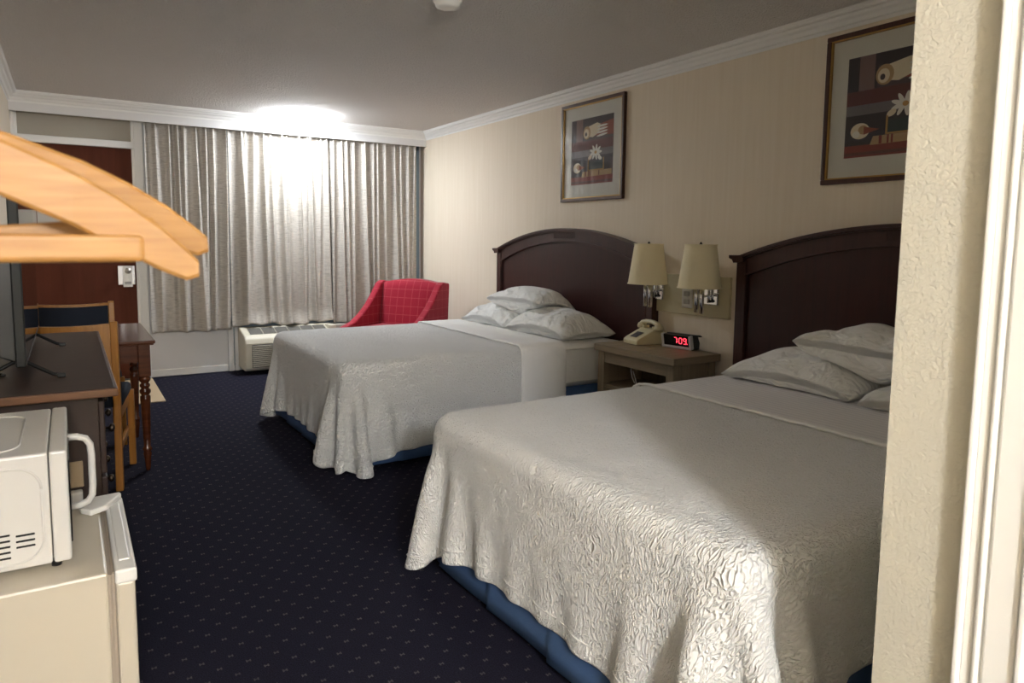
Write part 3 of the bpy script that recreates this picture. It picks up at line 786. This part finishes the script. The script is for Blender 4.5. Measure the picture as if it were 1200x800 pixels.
bm = NB(); lathe(bm, [(.028, NZ), (.028, NZ+.003), (0, NZ+.003)], 24, 3.0, 3.14); lt = obj('paper_disc', bm, m_white('tan disc', (150, 136, 108), .6)); tag(lt, 'small pale round disc on the nightstand in front of the phone', 'disc')

# telephone
ph = thing('desk_telephone', 'beige corded desk telephone on the nightstand', 'telephone', (3.125, 3.335, NZ), R(-8))
def PM(bm): bmesh.ops.transform(bm, matrix=Matrix.LocRotScale(ph.location, ph.rotation_euler, None), verts=bm.verts); return bm
bm = NB(); prism(bm, [(-.105, 0), (-.105, .028), (-.085, .042), (.0, .082), (.025, .094), (.085, .094), (.105, .07), (.105, 0)], -.078, .078, 'y', .007); obj('body', bm, BEIGE, ph, local=True)
bm = NB(); M = Matrix.Translation((-.052, .0, .0585)) @ Matrix.Rotation(-math.atan2(.04, .085), 4, 'Y'); box(bm, -.032, .032, -.034, .034, 0, .0035, .001, M=M); kp = obj('keypad', bm, KEY, ph, local=True)
bm = NB()
for i in range(4):
    for j in range(3): box(bm, -.028+i*.0155, -.017+i*.0155, -.028+j*.0205, -.014+j*.0205, .0035, .0065, .001, 1, M=M)
obj('key', bm, m_white('dark grey keys', (92, 86, 84), .5), kp, local=True)
hs = NB(); tube(hs, [(.05, -.105, .112), (.05, -.085, .125), (.05, -.04, .137), (.05, 0, .140), (.05, .04, .137), (.05, .085, .125), (.05, .105, .112)], .013, 12, rs=[.015, .017, .0145, .013, .0145, .017, .015])
for s in (-1, 1): lathe(hs, [(.018, .088), (.029, .092), (.031, .105), (.025, .122), (.010, .128)], 20, .05, s*.092)
obj('handset', hs, BEIGE, ph, local=True)
for s in (-1, 1):
    bm = NB(); box(bm, .03, .075, s*.05-.008, s*.05+.008, .088, .112, .004); obj('cradle_horn', bm, BEIGE, ph, local=True)
bm = NB(); cp_ = [(.09+.004*math.cos(k*1.1), -.085-.03*math.sin(k/40*PI), .10-.09*k/70+.004*math.sin(k*1.1)) for k in range(70)]; tube(bm, cp_, .0018, 5); obj('coiled_cord', bm, BEIGE, ph, local=True)

# alarm clock
ck = thing('alarm_clock', 'black and silver digital alarm clock with red digits on the nightstand', 'clock', (3.15, 3.06, NZ), R(8))
CL = .11
bm = NB(); prism(bm, [(0, 0), (-.018, .085), (.0, .088), (.065, .078), (.085, .04), (.082, 0)], -CL+.006, CL-.006, 'y', .005); obj('case', bm, BLACK, ck, local=True)
# silver frame around the front
Mc = Matrix.Translation((-.002, 0, .003)) @ Matrix.Rotation(math.atan2(-.018, .085), 4, 'Y')
bm = NB()
box(bm, -.006, .02, -CL, -CL+.018, 0, .086, .004, M=Mc); box(bm, -.006, .02, CL-.018, CL, 0, .086, .004, M=Mc); box(bm, -.009, .01, -CL, CL, 0, .016, .004, M=Mc)
obj('silver_frame', bm, Mt('silver plastic', srgb(205, 207, 210), .4, .0).m, ck, local=True)
bm = NB(); box(bm, -.003, .004, -CL+.016, CL-.016, .013, .084, .001, M=Mc); fc = obj('display', bm, Mt('dark display', srgb(14, 10, 12), .15).m, ck, local=True)
SEG = {'0': 'abcdef', '7': 'abc', '9': 'abcdfg'}
bm = NB()
def seg7(ch, y, z0, w_, h_):
    t_ = .0032; sh = lambda z: (z-z0)*-.12
    pos = {'a': (0, w_, h_, h_), 'd': (0, w_, 0, 0), 'g': (0, w_, h_/2, h_/2), 'b': (w_, w_, h_/2, h_), 'c': (w_, w_, 0, h_/2), 'f': (0, 0, h_/2, h_), 'e': (0, 0, 0, h_/2)}
    for s in SEG[ch]:
        a, b, c, d = pos[s]
        # viewer's right is -y
        if c == d: box(bm, -.0045, -.003, y-b+sh(z0+c)+.002, y-a+sh(z0+c)-.002, z0+c-t_/2, z0+c+t_/2, M=Mc)
        else:
            ya = y-a+sh(z0+c); yb = y-a+sh(z0+d)
            prism(bm, [(ya-t_/2, z0+c+.002), (ya+t_/2, z0+c+.002), (yb+t_/2, z0+d-.002), (yb-t_/2, z0+d-.002)], -.0045, -.003, 'x', M=Mc)
seg7('7', .018, .034, .020, .036); seg7('0', -.020, .034, .020, .036); seg7('9', -.052, .034, .020, .036)
for z in (.043, .058): box(bm, -.0045, -.003, -.012, -.008, z, z+.005, M=Mc)
box(bm, -.0045, -.003, -.0815, -.0775, .033, .037, M=Mc)
obj('digits', bm, LED, fc, local=True)
bm = NB(); prism(bm, [(.0, .086), (.012, .094), (.075, .088), (.098, .078), (.08, .076)], -CL-.004, CL-.02, 'y', .003); obj('snooze_bar', bm, BLACK, ck, local=True)

# ------------------------------------------------------------------ wall board with lamps
bm = NB(); box(bm, XR-.022, XR, 2.80, 3.60, .838, 1.088, .003); bd = obj('wall_board', bm, BOARD)
tag(bd, 'flat olive beige mounting board on the wall behind the two lamps', 'wall board')
bm = NB(); box(bm, XR-.029, XR-.022, 3.085, 3.175, .88, 1.0, .004); ol = obj('outlet_plate', bm, m_white('ivory plate', (206, 202, 190), .4)); tag(ol, 'ivory outlet plate on the board behind the second lamp', 'outlet')
bm = NB()
for z in (.905, .955): box(bm, XR-.0305, XR-.0285, 3.108, 3.152, z, z+.03, .004)
obj('socket', bm, m_white('dull ivory socket', (176, 170, 158), .5), ol)
def wall_lamp(y, label, dy, first=None):
    xs = 3.10
    t = thing('wall_lamp', label, 'lamp', (XR-.03, y+dy, .97), 0, 'wall lamps between the headboards')
    yp = y+dy
    bm = NB(); box(bm, XR-.045, XR-.022, yp-.055, yp+.055, .915, 1.025, .006); pl = obj('wall_plate', bm, CHROME, t)
    bm = NB(); lathe(bm, [(.008, 0), (.008, .02), (.005, .024)], 14, M=Matrix.Translation((XR-.045, yp-.01, .94)) @ Matrix.Rotation(-PI/2, 4, 'Y')); obj('switch_knob', bm, BLACK, pl)
    bm = NB(); cyl(bm, (XR-.06, yp, .90+.03), (XR-.06, yp, 1.02), .009); cyl(bm, (XR-.045, yp, .975), (XR-.06, yp, .975), .008)
    cyl(bm, (XR-.06, yp, .975), (xs+.02, y, .975), .007); cyl(bm, (XR-.06, yp-.045, .99), (XR-.05, yp-.075, .99), .003, mi=0); obj('swing_arm', bm, CHROME, t)
    bm = NB(); cyl(bm, (xs, y+.02, .885), (xs, y+.02, 1.06), .0115); cyl(bm, (xs, y-.02, .88), (xs, y-.02, 1.06), .0115); cyl(bm, (xs+.03, y, .88), (xs+.03, y, 1.06), .010)
    cyl(bm, (xs, y, 1.0), (xs, y, 1.29), .005); obj('tube_stem', bm, CHROME, t)
    bm = NB(); ps = [(.125, 1.03), (.124, 1.034), (.090, 1.276), (.091, 1.28)]
    prof = ps+[(r-.003, z) for r, z in ps[::-1]]+[ps[0]]
    lathe(bm, prof, 40, xs, y, cap=False); sh = obj('lamp_shade', bm, SHADE, t)
    for z, r_ in ((1.03, .1265), (1.279, .0925)):
        bm = NB(); tube(bm, [(xs+r_*math.cos(2*PI*k/40), y+r_*math.sin(2*PI*k/40), z) for k in range(41)], .003, 6)
        obj('shade_trim', bm, SHADE, sh)
    bm = NB(); 
    for k in range(3): cyl(bm, (xs, y, 1.27), (xs+.089*math.cos(k*2.094), y+.089*math.sin(k*2.094), 1.275), .0015, 6)
    lathe(bm, [(.006, 1.27), (.009, 1.283), (.004, 1.293), (0, 1.296)], 14, xs, y); obj('finial', bm, DARK, sh)
wall_lamp(3.285, 'wall lamp with cream tapered shade nearer the far bed', .10)
wall_lamp(2.855, 'wall lamp with cream tapered shade nearer the near bed', .07)

# ------------------------------------------------------------------ pictures
ART = {k: m_white('print '+k, c, .75) for k, c in dict(bg=(78, 62, 62), dark=(48, 40, 44), shelf=(96, 48, 42), pillar=(124, 98, 94), tan=(176, 146, 104), cream=(222, 210, 184), white=(228, 226, 216), red=(124, 46, 36), rust=(140, 70, 46), green=(44, 60, 56), gold=(176, 136, 72), grey=(112, 106, 108)).items()}
AK = list(ART)
def picture(y0, y1, z0, z1, label):
    t = thing('framed_picture', label, 'picture', (XR, (y0+y1)/2, z0), 0, 'framed still life prints')
    fw_ = .024; xf = XR-.028
    def ring(bm, a, d, x0, x1, bev=.002):
        box(bm, x0, x1, y0+a, y1-a, z0+a, z0+a+d, bev); box(bm, x0, x1, y0+a, y1-a, z1-a-d, z1-a, bev)
        box(bm, x0, x1, y0+a, y0+a+d, z0+a+d, z1-a-d, bev); box(bm, x0, x1, y1-a-d, y1-a, z0+a+d, z1-a-d, bev)
    bm = NB(); ring(bm, 0, fw_, xf, XR-.001, .004); fr_ = obj('frame', bm, FRAME, t)
    bm = NB(); ring(bm, fw_-.001, .008, xf+.004, XR-.004, .001); obj('gold_liner', bm, GOLD, fr_)
    bm = NB(); a = fw_+.006; box(bm, XR-.010, XR-.004, y0+a, y1-a, z0+a, z1-a); obj('mat_board', bm, MATB, t)
    py0, py1, pz0, pz1 = y0+.125, y1-.115, z0+.125, z1-.125
    bm = NB(); layer = [0]
    def poly(pts, mat):
        layer[0] += 1; x = XR-.0102-.00006*layer[0]
        vs = [bm.verts.new((x, py1-(py1-py0)*u, pz0+(pz1-pz0)*v)) for u, v in pts]; f = bm.faces.new(vs); f.material_index = AK.index(mat)
        f.normal_update()
        if f.normal.x > 0: f.normal_flip()
    def rect(u0, u1, v0, v1, m_): poly([(u0, v0), (u1, v0), (u1, v1), (u0, v1)], m_)
    def ell(u, v, a, b, m_, rot=0, n=16): poly([(u+a*math.cos(q)*math.cos(rot)-b*math.sin(q)*math.sin(rot), v+a*math.cos(q)*math.sin(rot)+b*math.sin(q)*math.cos(rot)) for q in [2*PI*k/n for k in range(n)]], m_)
    rect(0, 1, 0, 1, 'bg'); rect(0, .12, .50, 1, 'dark'); rect(.12, .28, .66, 1, 'pillar'); rect(.28, .31, .66, 1, 'dark'); rect(.31, 1, .88, 1, 'dark')
    poly([(.50, .72), (1, .70), (1, .92), (.5, .86)], 'rust'); rect(0, 1, .52, .66, 'shelf'); rect(0, 1, .42, .52, 'grey'); rect(0, 1, .36, .42, 'dark'); rect(0, 1, 0, .12, 'red'); rect(.0, 1, .02, .05, 'shelf'); rect(0, .94, .12, .36, 'dark')
    # glove: palm, cuff and four fingers
    poly([(.30, .74), (.36, .86), (.62, .91), (.70, .88), (.68, .76), (.52, .70)], 'cream')
    ell(.38, .78, .09, .10, 'tan'); ell(.37, .77, .06, .07, 'cream'); ell(.36, .76, .025, .03, 'dark')
    for k in range(4): ell(.74, .715+k*.045, .13, .016, 'white', .10-.02*k)
    # flower
    for k in range(9): ell(.60+.075*math.cos(k*.698), .47+.05*math.sin(k*.698), .07, .022, 'white', k*.698)
    ell(.6, .47, .03, .025, 'gold'); ell(.47, .40, .05, .03, 'cream', .5); ell(.70, .38, .05, .03, 'white', -.4)
    rect(.42, .44, .20, .38, 'gold'); rect(.42, .80, .20, .215, 'gold'); rect(.44, .78, .215, .34, 'green'); rect(.78, .80, .20, .38, 'gold')
    # shell
    ell(.16, .26, .10, .08, 'cream'); ell(.19, .27, .05, .045, 'tan'); ell(.12, .23, .04, .035, 'white'); poly([(.2, .22), (.36, .26), (.2, .30)], 'rust')
    # books
    poly([(.27, .11), (.98, .12), (.98, .20), (.30, .195)], 'tan'); rect(.36, .39, .115, .195, 'red'); rect(.44, .46, .115, .195, 'red'); rect(.48, .50, .115, .195, 'red'); rect(.68, .70, .12, .197, 'shelf')
    obj('still_life_print', bm, [ART[k] for k in AK], t)
    bm = NB(); box(bm, XR-.0175, XR-.0155, y0+a, y1-a, z0+a, z1-a); obj('glass', bm, GLASS, t)
picture(3.775, 4.505, 1.592, 2.325, 'framed still life print on the wall above the far bed')
picture(1.515, 2.245, 1.592, 2.325, 'framed still life print above the near bed, cut off by the textured wall')

# ------------------------------------------------------------------ red armchair
ch = thing('armchair', 'red windowpane check armchair with sloping arms in the corner by the curtain', 'armchair', (2.62, 6.20, 0), R(-57))
W2 = .38
bm = NB(); box(bm, -W2+.06, W2-.06, -.46, .24, .14, .33, .02, 3); obj('seat_base', bm, REDS, ch, local=True)
bm = NB(); box(bm, -W2+.075, W2-.075, -.50, .20, .32, .465, .045, 4, smooth=True); obj('seat_cushion', bm, RED, ch, local=True)
nb = 17; bm = bmesh.new(); rows = []
for j in range(9):
    z = .36+j/8*.50; row_f, row_b = [], []
    for i in range(nb):
        x = (-1+2*i/(nb-1))*(W2-.06); q = x/(W2-.06); zz = z+(.045*(1-q*q) if j == 8 else .045*(1-q*q)*j/8)
        yb_ = .20+(zz-.36)*.18; puff = .03*(1-q**4)*(1-(2*j/8-1)**4)
        row_f.append(bm.verts.new((x, yb_-puff-.05, zz))); row_b.append(bm.verts.new((x, yb_+.07, zz)))
    rows.append((row_f, row_b))
for (f0, b0), (f1, b1) in zip(rows[:-1], rows[1:]):
    for i in range(nb-1):
        for q in ((f0[i], f0[i+1], f1[i+1], f1[i]), (b0[i+1], b0[i], b1[i], b1[i+1])): f = bm.faces.new(q); f.smooth = True
    bm.faces.new((f0[0], f1[0], b1[0], b0[0])); bm.faces.new((f0[-1], b0[-1], b1[-1], f1[-1]))
for i in range(nb-1):
    f = bm.faces.new((rows[-1][0][i], rows[-1][0][i+1], rows[-1][1][i+1], rows[-1][1][i])); f.smooth = True
    bm.faces.new((rows[0][0][i+1], rows[0][0][i], rows[0][1][i], rows[0][1][i+1]))
bmesh.ops.recalc_face_normals(bm, faces=bm.faces[:]); obj('backrest', bm, RED, ch, local=True)
for s in (-1, 1):
    bm = NB(); prof = [(-.40, .13), (-.42, .45), (-.36, .475), (-.22, .51), (-.10, .575), (.02, .665), (.12, .765), (.20, .86), (.26, .885), (.37, .87), (.345, .5), (.33, .13)]
    x0, x1 = (s*W2-.0, s*W2-s*.075); prism(bm, prof, min(x0, x1), max(x0, x1), 'x', .016, seg=3); obj('arm', bm, RED, ch, local=True)
for x in (-.28, .28):
    for y in (-.34, .26):
        bm = NB(); cyl(bm, (x, y, 0), (x, y, .14), .016, r1=.024); obj('leg', bm, MAHOG, ch, local=True)

# ------------------------------------------------------------------ fridge and microwave
FZ = .56
fr = thing('mini_fridge', 'cream mini fridge with white door cap on the carpet at the lower left', 'fridge', (-.13, 1.94, 0))
FY0, FY1 = 1.70, 2.19
bm = NB(); box(bm, XL+.01, .044, FY0, FY1, .03, FZ, .006); obj('cabinet', bm, FRM, fr)
bm = NB()
for k, (a, b) in enumerate(((.044, .049), (.051, .056))): box(bm, a, b, FY0+.008, FY1-.008, .05, FZ-.008)
box(bm, .044, .058, FY0+.014, FY1-.014, .05, FZ-.012); obj('door_gasket', bm, GASK, fr)
bm = NB(); box(bm, .058, .096, FY0+.0, FY1, .05, FZ-.028, .006); dr = obj('door', bm, FRM, fr)
bm = NB(); box(bm, .057, .100, FY0-.003, FY1+.003, FZ-.030, FZ+.002, .005, 3); cpb = obj('door_cap', bm, FRW, dr)
bm = NB(); box(bm, .066, .090, FY0+.05, FY1-.05, FZ-.002, FZ+.005, .003); obj('grip_ridge', bm, FRW, cpb)
bm = NB(); prism(bm, [(-.005, FY1-.045), (.0, FY1-.085), (.022, FY1-.115), (.06, FY1-.090), (.098, FY1-.012), (.094, FY1+.002), (.01, FY1-.008)], FZ+.0015, FZ+.018, 'z', .004); obj('hinge_cover', bm, FRW, fr)
for x in (XL+.04, .02):
    for y in (FY0+.03, FY1-.03):
        bm = NB(); lathe(bm, [(.016, 0), (.016, .03)], 12, x, y); obj('foot', bm, BLACK, fr)
mw = thing('microwave', 'white microwave oven standing on the cream mini fridge', 'microwave', (-.17, 2.0, FZ))
MY0, MY1, MZ0, MZ1, MXR = 1.785, 2.25, FZ+.012, .822, -.020
bm = NB(); box(bm, XL+.02, MXR-.036, MY0, MY1, MZ0, MZ1, .006, 3); bdy = obj('body', bm, MWM, mw)
bm = NB(); box(bm, MXR-.034, MXR, MY0-.001, MY1+.001, MZ0, MZ1+.001, .006, 3); mdr = obj('door', bm, MWM, mw)
# embossed outline on the side and top
def rrect(cx, cz, hx, hz, r_, n=8):
    p = []
    for k, (sx, sz) in enumerate(((1, 1), (-1, 1), (-1, -1), (1, -1))):
        for q in range(n+1):
            a = k*PI/2+q/n*PI/2; p.append((cx+sx*(hx-r_)+r_*math.cos(a), cz+sz*(hz-r_)+r_*math.sin(a)))
    return p+[p[0]]
bm = NB(); tube(bm, [(x, MY0-.0005, z) for x, z in rrect(-.215, .690, .145, .105, .05)], .0028, 6); obj('embossed_outline', bm, MWM, bdy)
bm = NB(); tube(bm, [(x, y, MZ1+.0005) for x, y in rrect(-.22, 2.01, .11, .18, .05)], .0025, 6); obj('embossed_outline', bm, MWM, bdy)
bm = NB()
for col, (xc, nn_) in enumerate(((-.103, 3), (-.147, 5), (-.19, 5))):
    for k in range(nn_): box(bm, xc-.017, xc+.017, MY0-.0012, MY0+.002, .600+(0 if nn_ == 5 else .020)+k*.0125, .6045+(0 if nn_ == 5 else .020)+k*.0125, .0009, 1)
obj('vent_slot', bm, DARK, bdy)
bm = NB(); hy = 2.03
tube(bm, [(MXR-.004, hy, .79), (MXR+.02, hy, .789), (MXR+.038, hy, .782), (MXR+.047, hy, .766), (MXR+.049, hy, .74), (MXR+.049, hy, .66), (MXR+.047, hy, .635), (MXR+.038, hy, .619), (MXR+.02, hy, .612), (MXR-.004, hy, .611)], .0085, 12); obj('handle', bm, MWM, mdr)
bm = NB(); box(bm, MXR-.001, MXR+.003, MY0+.03, MY1-.15, MZ0+.03, MZ1-.03, .002); obj('door_window', bm, Mt('dark tinted glass', srgb(30, 30, 32), .1).m, mdr)
for x in (XL+.05, MXR-.03):
    for y in (MY0+.02, MY1-.07):
        bm = NB(); lathe(bm, [(.010, FZ), (.010, MZ0+.002)], 12, x, y); obj('foot', bm, BLACK, mw)

# ------------------------------------------------------------------ dresser
DZ, DY0, DY1, DX1 = .83, 2.42, 3.94, .110
ds = thing('dresser', 'long dark brown dresser along the left wall carrying the television', 'dresser', (-.12, 3.18, 0))
bm = NB(); box(bm, XL+.005, DX1-.004, DY0+.006, DY1-.004, DZ-.024, DZ, .003); tp = obj('top', bm, ESPR, ds)
bm = NB(); box(bm, XL+.005, DX1, DY0-.004, DY0+.007, DZ-.026, DZ-.001, .004); box(bm, DX1-.006, DX1+.003, DY0-.004, DY1, DZ-.026, DZ-.001, .004); obj('edge_band', bm, ESPR_E, tp)
bm = NB(); box(bm, XL+.01, DX1-.05, DY0+.03, DY1-.03, .06, DZ-.026, .003); box(bm, XL+.02, DX1-.07, DY0+.05, DY1-.05, 0, .06); obj('carcass', bm, ESPR_D, ds)
for i in range(3):
    for j in range(3):
        y0 = DY0+.04+i*.483; z0 = .08+j*.238
        bm = NB(); box(bm, DX1-.052, DX1-.034, y0, y0+.472, z0, z0+.228, .004); dw = obj('drawer', bm, ESPR_D, ds)
        for yy in (y0+.12, y0+.35):
            bm = NB(); lathe(bm, [(.005, 0), (.005, .014), (.013, .018), (.014, .025), (.008, .031), (0, .032)], 14, M=Matrix.Translation((DX1-.035, yy, z0+.114)) @ Matrix.Rotation(PI/2, 4, 'Y')); obj('knob', bm, KNOB, dw)
# outlet on the dresser end with a plug
ot = thing('power_outlet', 'white outlet with a plugged in adapter on the dresser end, seen through the microwave handle', 'outlet', (.0, DY0+.03, .6))
bm = NB(); box(bm, -.045, .012, DY0+.020, DY0+.03, .53, .61, .003); obj('plate', bm, m_white('tan plate', (176, 156, 128), .5), ot)
bm = NB(); box(bm, -.04, .008, DY0-.012, DY0+.021, .455, .525, .005); obj('adapter', bm, TRIM, ot)

# ------------------------------------------------------------------ television
TY0, TY1, TZ0, TZ1, TXF = 2.66, 3.78, .875, 1.52, -.124
tv = thing('television', 'black flat television seen edge on, standing on the dresser', 'television', (-.15, 3.2, DZ))
bm = NB(); box(bm, TXF-.028, TXF, TY0, TY1, TZ0, TZ1, .004); obj('bezel', bm, TVB, tv)
bm = NB(); box(bm, TXF-.002, TXF+.0008, TY0+.009, TY1-.009, TZ0+.018, TZ1-.009, .0003, 1); obj('screen', bm, SCREEN, tv)
bm = NB(); prism(bm, [(TXF-.027, TZ0+.01), (TXF-.072, TZ0+.03), (TXF-.075, TZ0+.30), (TXF-.050, TZ0+.34), (TXF-.027, TZ0+.36)], TY0+.04, TY1-.04, 'y', .004); bh = obj('back_housing', bm, BLACK, tv)
bm = NB()
for k in range(5): box(bm, TXF-.078, TXF-.07, TY0+.09+k*.03, TY0+.11+k*.03, TZ0+.05+.025*k, TZ0+.062+.025*k, .001, 1)
obj('port', bm, STEEL, bh)
for yy in (2.72, 3.49):
    bm = NB(); xc = TXF-.02
    tube(bm, [(xc+.115, yy-.03, DZ+.007), (xc+.09, yy-.02, DZ+.010), (xc+.015, yy+.01, DZ+.052), (xc, yy+.015, DZ+.060), (xc-.02, yy+.01, DZ+.052), (xc-.10, yy-.02, DZ+.010), (xc-.125, yy-.03, DZ+.007)], .0065, 8)
    box(bm, xc+.098, xc+.122, yy-.038, yy-.022, DZ, DZ+.014, .003); box(bm, xc-.132, xc-.11, yy-.038, yy-.022, DZ, DZ+.014, .003)
    box(bm, xc-.006, xc+.006, yy+.008, yy+.022, DZ+.055, TZ0+.02, .002); obj('foot', bm, BLACK, tv)
bm = NB(); tube(bm, [(-.20, 2.80, 1.05), (-.235, 2.78, 1.02), (-.25, 2.77, .93), (-.24, 2.75, .86), (-.22, 2.74, .838), (-.19, 2.78, .836), (-.21, 2.83, .836), (-.25, 2.86, .836)], .004, 8)
obj('power_cable', bm, BLACK, bh)

# ------------------------------------------------------------------ dining table with turned legs
TBZ = .73
tb = thing('side_table', 'reddish brown table with turned legs beyond the dresser, near the door', 'table', (.02, 4.67, 0))
bx0, bx1, by0, by1 = XL+.015, .383, 4.215, 5.12
bm = NB(); box(bm, bx0, bx1, by0, by1, TBZ-.018, TBZ, .006, 3); box(bm, bx0+.008, bx1-.008, by0+.008, by1-.008, TBZ-.026, TBZ-.018, .003); obj('table_top', bm, MAHOG, tb)
bm = NB(); box(bm, bx0+.05, bx1-.045, by0+.045, by0+.063, TBZ-.12, TBZ-.026); box(bm, bx0+.05, bx1-.045, by1-.063, by1-.045, TBZ-.12, TBZ-.026)
box(bm, bx1-.055, bx1-.037, by0+.05, by1-.05, TBZ-.12, TBZ-.026); box(bm, bx0+.037, bx0+.055, by0+.05, by1-.05, TBZ-.12, TBZ-.026); obj('apron', bm, MAHOG, tb)
LEGP = [(.010, 0), (.013, .015), (.018, .075), (.021, .10), (.017, .108), (.024, .118), (.024, .128), (.017, .138), (.019, .20), (.026, .40), (.026, .418), (.018, .425), (.028, .438), (.028, .452), (.018, .463), (.026, .473), (.026, .483), (.018, .492), (.028, .505), (.030, .520), (.020, .532)]
for x in (bx0+.055, bx1-.055):
    for y in (by0+.055, by1-.10):
        bm = NB(); lathe(bm, LEGP, 20, x, y); box(bm, x-.03, x+.03, y-.03, y+.03, .53, TBZ-.026, .003); obj('leg', bm, MAHOG, tb)

# ------------------------------------------------------------------ oak chairs
def oak_chair(loc, rz, label):
    t = thing('dining_chair', label, 'chair', loc, rz, 'oak chairs at the table')
    def O(n, bm, m_, p=None): return obj(n, bm, m_, p or t, local=True)
    hw = .225
    for s in (-1, 1):       # rear posts run up into the back (front of chair is +y)
        bm = NB(); xs_ = s*hw; xa, xb = min(xs_, xs_-s*.034), max(xs_, xs_-s*.034)
        prism(bm, [(-.05, 0), (-.012, 0), (.032, .44), (.020, .86), (-.012, .865), (-.004, .44)], xa, xb, 'x', .004); O('rear_leg', bm, OAK)
        bm = NB(); xs_ = s*(hw+.02); xa, xb = min(xs_, xs_-s*.034), max(xs_, xs_-s*.034); prism(bm, [(.405, 0), (.435, 0), (.445, .43), (.405, .43)], xa, xb, 'x', .004); O('front_leg', bm, OAK)
        bm = NB(); prism(bm, [(.02, .355), (.42, .355), (.42, .415), (.02, .415)], min(s*(hw-.004), s*(hw-.026)), max(s*(hw-.004), s*(hw-.026)), 'x', .003); prism(bm, [(0, .19), (.42, .19), (.42, .225), (0, .225)], min(s*(hw-.006), s*(hw-.024)), max(s*(hw-.006), s*(hw-.024)), 'x', .003); O('side_rail', bm, OAK)
    # curved back: wood shell behind, pad in front
    def curved(bm, z0, z1, d0, d1, inset=.034, zc=0.0, bow=.022):
        n = 16; tt = bmesh.new(); q = []
        for i in range(n+1):
            x = -hw+inset+(2*hw-2*inset)*i/n; e = bow*(1-(x/hw)**2); dz = zc*(1-(x/hw)**2)
            q.append([tt.verts.new(v) for v in ((x, d0-e, z0), (x, d0-e, z1-dz), (x, d1-e, z1-dz), (x, d1-e, z0))])
        for a, b in zip(q[:-1], q[1:]):
            for k in range(4): f = tt.faces.new((a[k], a[(k+1) % 4], b[(k+1) % 4], b[k])); f.smooth = False
        tt.faces.new(q[0]); tt.faces.new(q[-1][::-1]); bmesh.ops.recalc_face_normals(tt, faces=tt.faces[:]); return merge(bm, tt)
    bm = NB(); curved(bm, .82, .858, -.008, .018, zc=.012); curved(bm, .50, .535, -.002, .022); curved(bm, .53, .83, -.006, .006, zc=.012); O('back_shell', bm, OAK)
    bm = NB(); curved(bm, .60, .842, .006, .030, inset=.036, zc=.012); O('back_pad', bm, CHAIRBLUE)
    bm = NB(); box(bm, -hw-.005, hw+.005, .035, .45, .415, .475, .018, 3, smooth=True); O('seat', bm, CHAIRBLUE)
    bm = NB(); box(bm, -hw+.01, hw-.01, .405, .425, .36, .415, .002); O('front_rail', bm, OAK); return t
oak_chair((-.025, 4.055, 0), R(-9), 'near oak chair showing its wooden back, between the dresser and the table')
oak_chair((.02, 5.30, 0), R(180), 'far oak chair with slate blue back pad facing the table')

# ------------------------------------------------------------------ door mat
bm = NB(); box(bm, XL+.06, .605, 6.02, 7.05, .001, .009, .003); mo = obj('door_mat', bm, MAT); tag(mo, 'beige woven mat on the carpet in front of the brown door', 'mat')

# ------------------------------------------------------------------ hangers on a rail at the left wall
rl = thing('closet_rail', 'metal hanging rail on the left wall carrying the wooden hangers', 'rail', (-.125, .1, 1.47))
bm = NB(); cyl(bm, (-.125, -.7, 1.470), (-.125, .82, 1.470), .010, 18); obj('rod', bm, CHROME, rl)
for y in (-.6, .76):
    bm = NB(); box(bm, XL, XL+.008, y-.02, y+.02, 1.43, 1.51, .003); cyl(bm, (XL, y, 1.470), (-.125, y, 1.470), .008); obj('bracket', bm, CHROME, rl)
def hanger(y, roll_, yaw_, dz, label):
    t = thing('wooden_hanger', label, 'hanger', (-.125, y, 1.462+dz), yaw_, 'wooden hangers on the rail')
    Mr = Matrix.Rotation(roll_, 4, 'Y')
    def mk(n, bm, m_):
        bmesh.ops.transform(bm, matrix=Mr, verts=bm.verts); return obj(n, bm, m_, t, local=True)
    z0 = -.077
    cx_ = [0, .03, .08, .13, .16, .187, .205, .214]; zt_ = [0, -.006, -.022, -.046, -.065, -.086, -.104, -.114]; wd = [.042, .042, .042, .042, .041, .036, .026, .013]
    for s in (-1, 1):
        tt = bmesh.new(); q = []
        for x, z, w_ in zip(cx_, zt_, wd):
            e = .030*(x/.236)**2; th = .0065
            q.append([tt.verts.new((s*x, -e+a, z0+b)) for a, b in ((-th, z-.003), (-th+.002, z), (th-.002, z), (th, z-.003), (th, z-w_+.003), (th-.002, z-w_), (-th+.002, z-w_), (-th, z-w_+.003))])
        for a, b in zip(q[:-1], q[1:]):
            for k in range(8): f = tt.faces.new((a[k], a[(k+1) % 8], b[(k+1) % 8], b[k])); f.smooth = False
        tt.faces.new(q[0]); tt.faces.new(q[-1][::-1]); bmesh.ops.recalc_face_normals(tt, faces=tt.faces[:])
        bm = NB(); merge(bm, tt); mk('arm', bm, HANG)
    bm = NB(); box(bm, -.176, .176, -.026, -.010, z0-.115, z0-.094, .004, 3); mk('trouser_bar', bm, HANG)
    bm = NB(); pts = [(0, 0, z0-.002), (0, 0, z0+.035)]+[(.018*math.sin(a)*1.0, 0, .0-.008+.018+.0-.018*(1-math.cos(a))+.012-.018+ .0) for a in []]
    pts = [(0, 0, z0-.005), (0, 0, z0+.03)]
    for k in range(13):
        a = -PI/2+k/12*(PI*1.25); pts.append((.021*math.cos(a)*-1 if False else .021*math.cos(a), 0, -.002+.021*math.sin(a)+.0))
    mk('hook', (tube(bm, pts, .0018, 8)), STEEL)
    return t
hanger(.640, 0, R(2), 0, 'nearest pale wooden hanger, its rounded shoulder end lowest in the frame')
hanger(.700, R(-5), R(-3), 0, 'pale wooden hanger just behind the nearest one, its tip slightly higher')
